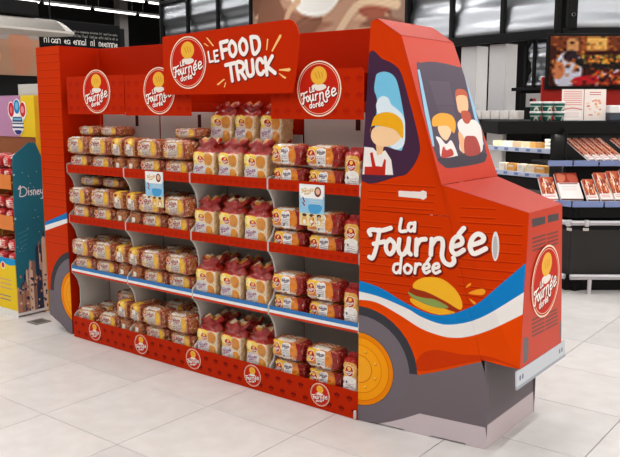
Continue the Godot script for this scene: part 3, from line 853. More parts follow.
# atlas 240 x 300: front 0..120, top 122..212, ends 215..300
func pack_texture(kind: int) -> ImageTexture:
	var c := Canvas.new(240, 300, 2.0, 0, 0, rgb(150, 66, 42), true)
	var gold := rgb(244, 190, 56); var paper := rgb(222, 210, 196)
	var mix := [rgb(120, 60, 40), rgb(226, 190, 140), rgb(164, 96, 60), rgb(96, 44, 34), rgb(238, 220, 190)]
	if kind == 0:      # sliced loaf seen through clear film
		c.rect(0, 0, 240, 120, rgb(178, 122, 78))
		flecks(c, 0, 0, 240, 120, 130, mix)
		c.poly([0, 0, 24, 0, 14, 60, 26, 120, 0, 120], rgb(150, 46, 34), true)
		c.poly([214, 0, 240, 0, 240, 120, 216, 120, 226, 60], rgb(146, 40, 32), true)
		c.poly([148, 14, 196, 16, 212, 56, 196, 100, 152, 96], rgb(232, 172, 60), true)
		c.disc(182, 56, 20, 26, gold)
		c.poly([62, 26, 104, 16, 150, 14, 156, 60, 148, 104, 78, 106, 58, 70], paper, true)
		c.poly([66, 84, 150, 80, 146, 106, 76, 108], rgb(206, 186, 170), true)
		lettering(c, 108, 42, 76, 0.1, rgb(160, 50, 44), rgb(214, 186, 170), 1.3)
		small_print(c, 70, 66, 78, 4, 10, rgb(120, 96, 110), 3)
		flecks(c, 60, 16, 156, 108, 50, [rgb(166, 126, 110), rgb(120, 84, 80), rgb(236, 228, 220)], 4.0)
		tiny_logo(c, 40, 44, 25)
		c.poly([18, 78, 60, 74, 66, 104, 22, 110], rgb(226, 186, 110), true); small_print(c, 24, 84, 34, 3, 8, rgb(150, 70, 50), 3)
	elif kind == 1:    # rolls, gold and dark red film
		c.rect(0, 0, 240, 120, rgb(214, 122, 44))
		flecks(c, 0, 0, 240, 120, 70, [rgb(160, 70, 30), rgb(244, 190, 110), rgb(120, 44, 26)])
		c.poly([0, 0, 100, 0, 96, 40, 66, 74, 20, 96, 0, 90], gold, true)
		c.rect(0, 100, 206, 120, rgb(214, 190, 170)); flecks(c, 0, 98, 206, 120, 40, [rgb(170, 130, 110), rgb(236, 226, 214), rgb(150, 60, 50)], 3.0)
		c.poly([196, 0, 240, 0, 240, 120, 200, 120, 210, 60], rgb(146, 22, 20), true)
		c.poly([92, 18, 148, 14, 152, 60, 146, 110, 94, 108, 88, 60], rgb(236, 232, 228), true)
		lettering(c, 120, 38, 54, 0.08, rgb(90, 70, 90), rgb(214, 206, 206), 1.3)
		small_print(c, 96, 60, 48, 5, 9, rgb(110, 100, 120), 3)
		c.disc(106, 92, 7, 7, rgb(90, 120, 90))
		tiny_logo(c, 46, 52, 33)
		c.disc(176, 60, 26, 33, rgb(232, 136, 34))
	elif kind == 3:    # loaf end, bare crust behind clear film
		c.rect(0, 0, 240, 120, rgb(176, 104, 56))
		flecks(c, 0, 0, 240, 120, 160, mix)
		c.poly([60, 70, 130, 66, 136, 110, 66, 112], rgb(206, 178, 140), true); small_print(c, 68, 78, 60, 3, 11, rgb(130, 70, 56), 4)
	else:              # loaf end, upright print
		c.rect(0, 0, 240, 120, rgb(196, 130, 74))
		flecks(c, 0, 0, 240, 120, 110, mix)
		c.poly([70, 0, 190, 0, 200, 40, 120, 54, 60, 40], rgb(226, 170, 60), true)
		c.disc(140, 22, 34, 16, rgb(244, 206, 100)); c.disc(92, 28, 18, 14, rgb(176, 50, 40))
		c.poly([84, 52, 178, 50, 184, 112, 76, 114], paper, true)
		small_print(c, 88, 58, 86, 6, 9, rgb(120, 80, 84), 4)
		c.poly([0, 0, 24, 0, 16, 60, 26, 120, 0, 120], rgb(150, 46, 34), true)
	# top: gathered film, print running over
	c.rect(0, 122, 240, 212, rgb(184, 106, 62))
	flecks(c, 0, 122, 240, 212, 110, mix)
	c.poly([60, 184, 160, 180, 170, 212, 54, 212], paper if kind != 2 else gold, true)
	c.rect(220, 122, 240, 212, rgb(146, 36, 30)); c.rect(0, 122, 16, 212, rgb(146, 36, 30))
	small_print(c, 70, 140, 110, 3, 14, rgb(232, 212, 186), 4)
	# ends
	c.rect(0, 215, 240, 300, rgb(140, 24, 22) if kind == 1 else rgb(160, 84, 52))
	for k in 9: c.stroke([8 + k * 14, 220, 60, 256, 12 + k * 13, 296], 3, rgb(200, 130, 84) if kind != 1 else rgb(186, 50, 40))
	c.disc(60, 258, 30, 28, rgb(186, 110, 60) if kind != 1 else rgb(160, 36, 30))
	flecks(c, 0, 216, 120, 298, 60, mix if kind != 1 else [rgb(190, 60, 44), rgb(110, 16, 16), rgb(226, 150, 120)])
	return c.texture()

func tall_texture() -> ImageTexture:
	var c := Canvas.new(240, 300, 2.0, 0, 0, rgb(186, 60, 36), true)
	c.rect(0, 0, 110, 230, rgb(226, 150, 64))
	c.rect(0, 0, 110, 26, rgb(178, 36, 26)); c.poly([0, 30, 55, 18, 110, 30, 110, 116, 0, 116], rgb(226, 170, 80), true); flecks(c, 0, 20, 110, 225, 60, [rgb(236, 210, 170), rgb(160, 90, 50), rgb(240, 232, 222)], 4.0)
	tiny_logo(c, 54, 72, 34)
	c.poly([14, 116, 98, 112, 106, 212, 8, 216], rgb(240, 234, 228), true)
	small_print(c, 30, 146, 56, 5, 12, rgb(120, 100, 120))
	c.disc(30, 140, 8, 8, rgb(90, 90, 110)); c.rect(0, 214, 110, 230, rgb(226, 190, 90))
	c.rect(112, 0, 240, 230, rgb(206, 150, 90)); c.rect(112, 0, 240, 44, rgb(178, 36, 26)); c.rect(124, 90, 226, 200, rgb(232, 224, 214))
	small_print(c, 132, 104, 86, 8, 11, rgb(140, 120, 130))
	c.rect(0, 232, 240, 300, rgb(172, 34, 26))
	return c.texture()

# burger bun bag 190 x 200 front; atlas 240 x 300
func bag_texture() -> ImageTexture:
	var c := Canvas.new(240, 300, 2.0, 0, 0, rgb(226, 196, 150), true)
	c.rect(0, 0, 190, 200, rgb(228, 206, 168))
	for q in [[136, 60], [138, 150], [46, 188]]:
		c.disc(q[0], q[1], 38, 40, rgb(216, 140, 50))
	c.poly([0, 0, 190, 0, 190, 12, 0, 18], rgb(196, 60, 44))
	c.poly([6, 20, 92, 14, 98, 74, 60, 92, 8, 86], rgb(250, 214, 86), true)
	c.disc(40, 46, 24, 24, rgb(252, 232, 150)); tiny_logo(c, 74, 62, 24)
	c.poly([10, 98, 100, 92, 108, 160, 14, 176], rgb(220, 212, 208), true)
	lettering(c, 58, 118, 76, 0.12, rgb(130, 80, 120), rgb(226, 216, 220), 1.3)
	small_print(c, 20, 142, 76, 3, 11, rgb(150, 130, 150))
	flecks(c, 0, 10, 190, 200, 70, [rgb(170, 104, 48), rgb(236, 214, 176), rgb(190, 140, 84), rgb(130, 70, 46)], 3.0)
	c.poly([178, 10, 190, 10, 190, 196, 180, 196], rgb(226, 210, 190))
	c.rect(192, 0, 240, 200, rgb(206, 168, 120))
	flecks(c, 194, 4, 238, 198, 60, [rgb(226, 196, 150), rgb(170, 116, 70), rgb(196, 150, 100)], 4.0)
	c.rect(0, 204, 240, 300, rgb(158, 26, 12))
	flecks(c, 0, 206, 240, 298, 120, [rgb(176, 44, 28), rgb(90, 10, 10), rgb(206, 120, 90), rgb(140, 22, 16), rgb(110, 14, 12)], 6.0)
	for k in 14: c.stroke([k * 18, 206, k * 18 + rng.randf_range(-8, 8), 298], 3, rgb(170, 40, 26) if k % 2 else rgb(96, 10, 10))
	return c.texture()

func seal_fin(h: float, d: float, sg: float, x: float) -> SurfaceTool:
	var st := surf(true)
	var n := 10
	for i in n:
		for j in 3:
			var ps := []
			for q in [[0, 0], [1, 0], [1, 1], [0, 1]]:
				var a: float = float(i + q[0]) / n * 2 - 1
				var t: float = float(j + q[1]) / 3.0
				var pinch := 1.0 - 0.45 * t * (1 - t) * 4 * 0.5
				ps.append(Vector3(x + sg * 0.018 * t, a * h * 0.62 * pinch, sin(a * 15.0) * d * 0.07 * (1 - t * 0.4)))
			quad(st, ps[0], ps[1], ps[2], ps[3])
	return st

func make_pack(kind: int, h: Vector3, seed_: int) -> Node3D:
	var m := printed("pack_print_%d" % kind, null)
	if m.albedo_texture == null:
		m.albedo_texture = pack_texture(kind); film(m)
	var f := [0, 0.005, 1, 0.395]
	var e := [0.02, 0.73, 0.5, 0.99]
	var at := {"front": f, "back": f, "top": [0, 0.41, 1, 0.705], "bottom": [0.1, 0.41, 0.9, 0.6], "left": e, "right": e}
	if h.x < 0.08: at.front = [0.06, 0.005, 0.94, 0.395]
	var o := Node3D.new()
	part("wrapper", packet(h - Vector3(0.004 if h.x > 0.08 else 0.0, 0, 0), 4.8 if kind == 1 else 5.2, 18, seed_, 0.022, Vector3(6, 0, 1), 0.0035 if h.x > 0.08 else 0.0, at), m, o)
	if h.x > 0.08:
		var fin := paint("film_red" if kind == 1 else "film_rust", rgb(160, 26, 24) if kind == 1 else rgb(178, 58, 36), 0.3)
		for s in [-1.0, 1.0]: part("sealed_end", seal_fin(h.y * 0.8, h.z, s, s * (h.x - 0.018)), fin, o)
	else:
		var lab := surf()
		box(lab, Vector3(0, h.y * 0.1, h.z - 0.0015), Vector3(h.x * 0.5, h.y * 0.5, 0.002), 0.0006)
		part("price_sticker", lab, paint("sticker", rgb(236, 228, 216), 0.5), o)
	return o

func make_tall(seed_: int) -> Node3D:
	var m := printed("tall_print", null)
	if m.albedo_texture == null:
		m.albedo_texture = tall_texture(); film(m)
	var s := [0.48, 0.0, 0.98, 0.76]
	var at := {"front": [0.005, 0.0, 0.455, 0.765], "back": s, "left": s, "right": s, "top": [0.1, 0.79, 0.9, 0.98], "bottom": [0.1, 0.79, 0.9, 0.98]}
	var o := Node3D.new()
	part("wrapper", packet(Vector3(0.05, 0.108, 0.06), 6.5, 16, seed_, 0.016, Vector3.ONE, 0.0, at), m, o)
	var st := surf(true)
	for i in 12:      # folded top seam
		var a := -0.044 + 0.088 * i / 12.0; var b := -0.044 + 0.088 * (i + 1) / 12.0
		var za := sin(i * 1.3) * 0.004; var zb := sin((i + 1) * 1.3) * 0.004
		quad(st, Vector3(a, 0.085, za + 0.02), Vector3(b, 0.085, zb + 0.02), Vector3(b, 0.125, zb), Vector3(a, 0.125, za))
	part("folded_top", st, paint("film_red", rgb(160, 26, 24), 0.3), o)
	return o

func make_bag(seed_: int) -> Node3D:
	var m := printed("bag_print", null)
	if m.albedo_texture == null:
		m.albedo_texture = bag_texture(); film(m, 0.5)
	var s := [0.805, 0.0, 0.995, 0.66]
	var r := [0.0, 0.69, 1.0, 0.99]
	var at := {"front": [0.005, 0.005, 0.785, 0.66], "back": [0.005, 0.005, 0.785, 0.66], "left": s, "right": s, "top": r, "bottom": [0.82, 0.1, 0.98, 0.3]}
	var o := Node3D.new()
	part("bag", packet(Vector3(0.096, 0.098, 0.062), 6.0, 20, seed_, 0.014, Vector3(2, 2, 1), 0.01, at), m, o)
	# gathered film above the clip
	var rg := RandomNumberGenerator.new(); rg.seed = seed_ * 31
	var st := surf(true)
	var n := 26
	var lean := rg.randf_range(-0.4, 0.4)
	var ph := rg.randf() * TAU
	var prof := [[0.094, 0.076, 0.02], [0.09, 0.09, 0.2], [0.074, 0.1, 0.7], [0.056, 0.106, 0.9], [0.06, 0.114, 0.9], [0.074, 0.126, 1.0], [0.08, 0.138, 1.1], [0.072, 0.15, 1.2], [0.046, 0.156, 1.4], [0.015, 0.15, 0.6]]
	for i in prof.size() - 1:
		for j in n:
			var ps := []
			for q in [[0, 1], [0, 0], [1, 0], [1, 1]]:
				var pr: Array = prof[i + q[0]]
				var a: float = TAU * ((j + q[1]) % n) / n
				var ruff: float = 1.0 + pr[2] * (0.1 * sin(a * 5 + ph) + 0.08 * sin(a * 9 + ph * 2) + 0.04 * sin(a * 13))
				var x: float = cos(a) * pr[0] * ruff
				var z: float = sin(a) * pr[0] * 0.52 * ruff
				var up: float = pr[1] + pr[2] * 0.011 * sin(a * 4 + ph)
				var over := maxf(0.0, up - 0.106)
				ps.append(Vector3(x + lean * over * 0.9, up - over * 0.15, z - over * (0.2 + 0.9 * absf(lean))))
			quad(st, ps[0], ps[1], ps[2], ps[3], Vector2((j + 1) / 26.0, 0.98 - i * 0.04), Vector2(j / 26.0, 0.98 - i * 0.04), Vector2(j / 26.0, 0.94 - i * 0.04), Vector2((j + 1) / 26.0, 0.94 - i * 0.04))
	part("gathered_top", st, m, o)
	st = surf(true)
	lathe(st, [Vector2(0.05, 0.1), Vector2(0.054, 0.102), Vector2(0.054, 0.106), Vector2(0.05, 0.108)], 16, Transform3D(Basis.from_scale(Vector3(1, 1, 0.5)), Vector3.ZERO))
	part("tie_band", st, paint("tie_red", rgb(150, 30, 24), 0.4), o)
	return o

func build_bread():
	var wide := []; var roll := []; var slim := []; var ends := []; var tall := []; var bags := []
	for k in 3:
		wide.append(make_pack(0, Vector3(0.117, 0.06, 0.066), 11 + k))
		roll.append(make_pack(1, Vector3(0.116, 0.06, 0.066), 31 + k))
		slim.append(make_pack(2, Vector3(0.058, 0.06, 0.11), 51 + k))
		ends.append(make_pack(3, Vector3(0.058, 0.06, 0.11), 61 + k))
	var flat := make_pack(0, Vector3(0.117, 0.034, 0.08), 15)
	for k in 2: tall.append(make_tall(71 + k))
	for k in 4: bags.append(make_bag(91 + k))
	var shelf := ["bottom shelf", "tricolour-edged shelf", "second-highest shelf", "top shelf"]
	var layer := ["lower layer", "upper layer"]
	var zf := -0.006
	for s in 4:
		var fy: float = (0.099 if s == 0 else SHELF_LOW[s] + 0.0065)
		# unit 1: two loaves wide, a slim one at the right; unit 2: slim one at the left, then two loaves
		for b in 2:
			var unit: String = ["unit by the tail", "unit with left leaflet"][b]
			var g := "loaf packs, %s, %s" % [shelf[s], unit]
			var cols := [0.124, 0.358] if b == 0 else [0.242, 0.476]
			var sx := 0.535 if b == 0 else 0.065
			for l in 2:
				if s == 0 and b == 0 and l == 1: pass
				else:
					for k in 2:
						var o := copy(wide[(s + l + k) % 3], "loaf_pack", "loaf pack, %s %s column, %s, %s" % [layer[l], ["left", "right"][k], shelf[s], unit], "bread pack",
							Vector3(BAY * b + cols[k] + rng.randf_range(-0.001, 0.001), fy + 0.06 + 0.12 * l, zf - 0.066 - rng.randf() * 0.003 + 0.024 * l), Vector3(0, rng.randf_range(-0.05, 0.05), 0), g)
						if o == null: pass
				copy((slim if l == 1 else ends)[(s + l) % 3], "loaf_pack", "loaf pack turned end-on, %s, %s, %s" % [layer[l], shelf[s], unit], "bread pack",
					Vector3(BAY * b + sx, fy + 0.06 + 0.12 * l, zf - 0.112 - rng.randf() * 0.003 + 0.022 * l), Vector3(0, rng.randf_range(-0.03, 0.03), 0), g)
			# back row
			for l in 2:
				for k in 2:
					if s == 0 and b == 0 and l == 1 and k == 0: continue
					copy(wide[(s + l + k + 1) % 3], "loaf_pack", "loaf pack in the back row, %s %s, %s, %s" % [layer[l], ["left", "right"][k], shelf[s], unit], "bread pack",
						Vector3(BAY * b + cols[k], fy + 0.06 + 0.12 * l, -0.235), Vector3(0, rng.randf_range(-0.03, 0.03), 0), g)
			# one more lying on top at the back
			if s == 3 or (s == 2 and b == 0):
				for k in 2:
					if s == 3 and b == 1 and k == 0: continue
					var hgt := fy + 0.24 + 0.0345
					copy(flat, "loaf_pack", "loaf pack lying flat on top at the back %s, %s, %s" % [["left", "right"][k], shelf[s], unit], "bread pack",
						Vector3(BAY * b + cols[k] + 0.015, hgt, -0.15), Vector3(0, rng.randf_range(-0.12, 0.12), 0), g)
		# unit 3: bun bags
		var g3 := "bun bags, %s" % shelf[s]
		for row in 2:
			for k in 3:
				copy(bags[(s * 2 + k + row) % 4], "bun_bag", "bun bag with red gathered top, %s, %s of the %s row" % [shelf[s], ["left", "middle", "right"][k], ["front", "back"][row]], "bread bag",
					Vector3(1.2 + 0.1 + 0.2 * k - 0.003, fy + 0.098, zf - 0.062 - 0.128 * row), Vector3(0, rng.randf_range(-0.06, 0.06), 0), g3)
		if s == 3:
			for k in 3:
				copy(bags[(k + 3) % 4], "bun_bag", "raised bun bag with red top at the back of the top shelf, %s" % ["left", "middle", "right"][k], "bread bag",
					Vector3(1.2 + 0.105 + 0.195 * k, fy + 0.098 + 0.205, -0.205), Vector3(-0.06, rng.randf_range(-0.1, 0.1), 0), g3)
		# unit 4: two rolls wide in two layers, upright pack at the right
		var g4 := "roll packs, %s of the unit by the cab" % shelf[s]
		for row in 2:
			for l in 2:
				if row == 1 and (l == 1 or s > 0): continue
				for k in 2:
					copy(roll[(s + l + k + row) % 3], "roll_pack", "roll pack, %s %s, %s row, %s, unit by the cab" % [layer[l], ["left", "right"][k], ["front", "back"][row], shelf[s]], "bread pack",
						Vector3(1.8 + 0.126 + 0.238 * k + rng.randf_range(-0.002, 0.002), fy + 0.06 + 0.12 * l, zf - 0.066 - 0.142 * row - rng.randf() * 0.004 + 0.018 * l), Vector3(0, rng.randf_range(-0.05, 0.05), 0), g4)
			copy(tall[(s + row) % 2], "upright_pack", "upright slim bread pack right against the cab, %s row of the %s" % [["front", "back"][row], shelf[s]], "bread pack",
				Vector3(1.8 + 0.539, fy + 0.105, zf - 0.064 - 0.14 * row), Vector3(0, rng.randf_range(-0.06, 0.06), 0), "upright packs by the cab")
	for p in [wide, roll, slim, ends, tall, bags, [flat]]:
		for o in p: o.free()

# ---------------------------------------------------------------- neighbouring promotional stand
func build_stand():
	var t := thing("promotion_stand", "colourful cardboard stand with teal side, yellow front and purple header, left of the truck", "display", Vector3(-1.05, 0, -0.25))
	var off := Vector3(-1.05, 0, -0.25)
	var c := Canvas.new(320, 1340, 0.9, 0, 1340, rgb(40, 112, 130))
	for k in 16: c.disc(rng.randf_range(20, 270), rng.randf_range(400, 1150), 4, 4, rgb(150, 190, 196))
	c.disc(60, 1090, 8, 8, rgb(170, 206, 210)); c.disc(50, 760, 9, 9, rgb(170, 206, 210))
	for k in 5: c.stroke([60 + k * 8, 640 - k * 34, 150 - k * 6, 668 - k * 36], 3, rgb(96, 150, 160))
	# plain rock stacks in beige and brown instead of a building
	var tones := [rgb(196, 168, 148), rgb(140, 108, 96), rgb(74, 62, 76), rgb(220, 196, 170), rgb(50, 62, 84), rgb(176, 128, 100)]
	for k in 60:
		var x := rng.randf_range(40, 300)
		var top := clampf(190 + (x - 40) * 1.7 + rng.randf_range(-230, 60), 90, 640)
		var w := rng.randf_range(10, 24)
		c.poly([x - w, 20, x - w * 0.8, top - 26, x - w * 0.2, top, x + w * 0.7, top - 14, x + w, 20], tones[k % 6])
	for k in 60:
		var x := rng.randf_range(60, 300); var y := rng.randf_range(40, 320)
		c.disc(x, y, rng.randf_range(4, 12), rng.randf_range(6, 16), tones[rng.randi() % 6])
	c.rect(0, 0, 320, 34, rgb(226, 224, 220))
	# word on the side, thin white script
	var word := [[12, 60, 0, 40, 30, 52, 52, 30, 40, 4, 8, 0, 10, 24, 14, 56], [62, 30, 62, 4], [62, 42, 63, 44], [84, 28, 72, 24, 84, 12, 74, 2], [92, 2, 94, 28, 104, 26, 106, 2], [114, 16, 128, 18, 122, 28, 113, 16, 122, 2, 130, 6], [136, 28, 138, 10, 150, 12, 152, 28, 150, -16, 138, -22]]
	for s in word:
		var f := []
		for i in range(0, s.size(), 2):
			f.append(90 + s[i] * 1.35); f.append(925 + s[i + 1] * 1.35)
		c.stroke(f, 8, rgb(226, 232, 234), true)
	var teal := printed("stand_side", c.texture(), 0.4)
	var outline := [[-0.03, 0.012], [-0.29, 0.012], [-0.297, 1.215], [-0.252, 1.323], [-0.193, 1.325], [-0.055, 1.227]]
	var p := []; var uv := []
	for q in outline:
		p.append(Vector3(-0.75, q[1], q[0]) - off); uv.append(Vector2(-q[0] * 1000 / 320.0, 1 - q[1] * 1000 / 1340.0))
	cab_panel("side_panel", p, uv, teal, t, 0.006)
	var yellow := paint("yellow_card", rgb(236, 196, 40), 0.5)
	c = Canvas.new(640, 450, 0.5, 0, 0, rgb(240, 204, 40), true)
	c.poly([0, 0, 640, 0, 640, 40, 560, 52, 480, 40, 400, 54, 320, 42, 240, 54, 160, 42, 80, 54, 0, 44], rgb(26, 150, 210), true)
	c.disc(470, 60, 30, 30, rgb(244, 240, 236)); c.disc(470, 60, 22, 22, rgb(210, 60, 60))
	small_print(c, 400, 170, 170, 3, 34, rgb(214, 170, 120), 12)
	small_print(c, 400, 300, 150, 2, 30, rgb(150, 120, 140), 9)
	c.rect(0, 400, 640, 450, rgb(236, 234, 230))
	var fr := printed("stand_front", c.texture(), 0.5)
	cab_panel("front_panel", [Vector3(-1.39, 0.0, -0.03) - off, Vector3(-0.757, 0.0, -0.03) - off, Vector3(-0.757, 0.45, -0.03) - off, Vector3(-1.39, 0.45, -0.03) - off], [Vector2(0, 1), Vector2(1, 1), Vector2(1, 0), Vector2(0, 0)], fr, t, 0.006)
	var st := surf(); box(st, Vector3(-1.07, 0.69, -0.313) - off, Vector3(0.64, 1.36, 0.006), 0.001); part("back_panel", st, paint("stand_back", rgb(150, 92, 60), 0.6), t)
	st = surf(); box(st, Vector3(-1.393, 0.6, -0.17) - off, Vector3(0.006, 1.2, 0.28), 0.001); part("far_side", st, yellow, t)
	var orange := paint("stand_edge", rgb(226, 130, 60), 0.5)
	for y in [0.45, 0.78, 1.09]:
		st = surf(); box(st, Vector3(-1.073, y - 0.06, -0.17) - off, Vector3(0.63, 0.006, 0.27), 0.001)
		var d := part("shelf", st, yellow, t)
		if y > 0.5:
			st = surf(); box(st, Vector3(-1.073, y - 0.055, -0.037) - off, Vector3(0.63, 0.11, 0.005), 0.001); part("edge_strip", st, orange, d)
	# header, purple and yellow, with a three-disc badge
	c = Canvas.new(640, 330, 0.6, 0, 0, rgb(190, 140, 176), true)
	c.poly([404, 0, 640, 0, 640, 330, 370, 330], rgb(240, 206, 50))
	cab_panel("header_card", [Vector3(-1.393, 1.36, -0.3) - off, Vector3(-0.757, 1.36, -0.3) - off, Vector3(-0.757, 1.68, -0.3) - off, Vector3(-1.393, 1.68, -0.3) - off], [Vector2(0, 1), Vector2(1, 1), Vector2(1, 0), Vector2(0, 0)], printed("stand_header", c.texture(), 0.5), t, 0.006)
	st = surf(); box(st, Vector3(-0.9, 1.67, -0.325) - off, Vector3(0.3, 0.19, 0.012), 0.002); part("white_card", st, paint("white_card", Color.WHITE), t)
	st = surf(); box(st, Vector3(-0.762, 0.84, -0.3) - off, Vector3(0.006, 1.68, 0.07), 0.002); part("yellow_edge", st, yellow, t)
	c = Canvas.new(300, 300, 1.0, 0, 0, rgb(246, 246, 244), true)
	c.disc(60, 90, 44, 60, rgb(206, 40, 48)); c.disc(240, 90, 44, 60, rgb(206, 50, 52)); c.disc(150, 66, 46, 58, rgb(40, 130, 196))
	c.disc(150, 60, 24, 34, rgb(120, 196, 226)); c.disc(236, 90, 26, 30, rgb(232, 150, 150)); c.disc(58, 90, 20, 30, rgb(226, 120, 120))
	c.poly([80, 150, 220, 150, 232, 190, 68, 190], rgb(46, 70, 120)); c.stroke([92, 168, 208, 168], 16, rgb(130, 190, 220))
	small_print(c, 64, 204, 176, 1, 20, rgb(70, 90, 130), 12); small_print(c, 64, 236, 176, 1, 20, rgb(50, 66, 120), 14)
	c.poly([100, 262, 206, 262, 180, 292, 126, 292], rgb(60, 60, 130), true)
	var bo := []
	var buv := []
	for q in [[150, 300], [196, 292], [238, 250], [236, 186], [262, 160], [292, 128], [296, 74], [270, 28], [236, 22], [204, 50], [190, 16], [150, 0], [110, 16], [96, 50], [64, 22], [30, 28], [4, 74], [8, 128], [38, 160], [64, 186], [62, 250], [104, 292]]:
		bo.append(Vector3(-1.175 + q[0] * 0.00088, 1.655 - q[1] * 0.00094, -0.294) - off); buv.append(Vector2(q[0] / 300.0, q[1] / 300.0))
	cab_panel("header_badge", bo, buv, printed("stand_badge", c.texture(), 0.4), t, 0.004)
	# bags on it
	c = Canvas.new(240, 300, 1.2, 0, 0, rgb(206, 40, 40), true)
	c.disc(120, 60, 70, 46, rgb(232, 120, 110)); c.disc(90, 56, 30, 26, rgb(246, 226, 216)); c.disc(160, 70, 30, 24, rgb(190, 30, 40)); c.rect(0, 96, 240, 120, rgb(236, 190, 150))
	small_print(c, 50, 30, 150, 4, 18, rgb(250, 230, 220), 5)
	c.rect(0, 130, 240, 210, rgb(200, 50, 50)); c.disc(120, 170, 60, 26, rgb(240, 200, 190)); c.rect(0, 215, 240, 300, rgb(180, 30, 36))
	var bm := printed("snack_print", c.texture(), 0.3); film(bm)
	var f := [0, 0.005, 1, 0.395]; var e := [0.0, 0.73, 1.0, 0.99]
	var protos := []
	for k in 2:
		var o := Node3D.new()
		part("wrapper", packet(Vector3(0.062, 0.05, 0.07), 3.2, 10, 131 + k, 0.02, Vector3.ONE, 0.0, {"front": f, "back": f, "top": [0, 0.43, 1, 0.7], "bottom": e, "left": e, "right": e}), bm, o)
		for s in [-1.0, 1.0]: part("sealed_end", seal_fin(0.04, 0.06, s, s * 0.058), paint("film_pink", rgb(214, 90, 84), 0.3), o)
		protos.append(o)
	var levels := [0.393, 0.723, 1.033]
	for l in 3:
		for row in 2:
			for lay in (2 if row == 0 else 2):
				for k in 3:
					copy(protos[(k + lay + l) % 2], "snack_bag", "small red snack bag, %s %s, %s row of the stand's %s shelf" % [["bottom", "top"][lay], ["right", "middle", "left"][k], ["front", "back"][row], ["lowest", "middle", "upper"][l]], "snack bag",
						Vector3(-0.83 - 0.145 * k, levels[l] + 0.053 + 0.1 * lay, -0.113 - 0.128 * row), Vector3(rng.randf_range(-0.1, 0.1), rng.randf_range(-0.2, 0.2), rng.randf_range(-0.06, 0.06)), "snack bags on the promotional stand")
	for o in protos: o.free()
	# metal cover let into the floor
	t = thing("floor_socket_cover", "small grey metal cover plate lying on the tiles before the stand", "cover plate", Vector3(-0.525, 0, -0.06))
	st = surf(); box(st, Vector3(0, 0.003, 0), Vector3(0.13, 0.006, 0.13), 0.002); part("plate", st, paint("plate_metal", rgb(150, 148, 140), 0.5, 0.6), t)
	st = surf(); box(st, Vector3(0, 0.0065, 0), Vector3(0.08, 0.003, 0.08), 0.001); part("lid", st, paint("lid_metal", rgb(110, 108, 102), 0.5, 0.6), t)

# ---------------------------------------------------------------- chilled counters behind, right
const FAR := Vector3(2.4, 0, -3.52)
const TURN := 0.6608
# a light strip under a counter's gallery: glowing strip and its light
func strip_light(parent: Node, at: Vector3, length: float, power: float):
	var glow := paint("strip_glow", Color(1, 1, 1))
	glow.emission_enabled = true; glow.emission = Color(1, 0.98, 0.95); glow.emission_energy_multiplier = 2.0
	var st := surf(); box(st, at, Vector3(length, 0.012, 0.02), 0.003)
	part("light_strip", st, glow, parent)
	var al := AreaLight3D.new()
	al.name = "strip_lamp_light"
	parent.add_child(al)
	al.position = at + Vector3(0, -0.012, 0); al.rotation_degrees = Vector3(-90, 0, 0)
	al.area_size = Vector2(length, 0.02); al.light_energy = power; al.area_range = 20; al.shadow_enabled = true
	al.light_color = Color(1, 0.98, 0.95)
func rp(u: float, y: float, back: float) -> Vector3:
	return FAR + Vector3(0.789, 0, -0.614) * u + Vector3(0, y, 0) - Vector3(0.614, 0, 0.789) * back
func rt(u: float, y: float, back: float) -> Transform3D: return Transform3D(Basis(), Vector3(u, y, -back))

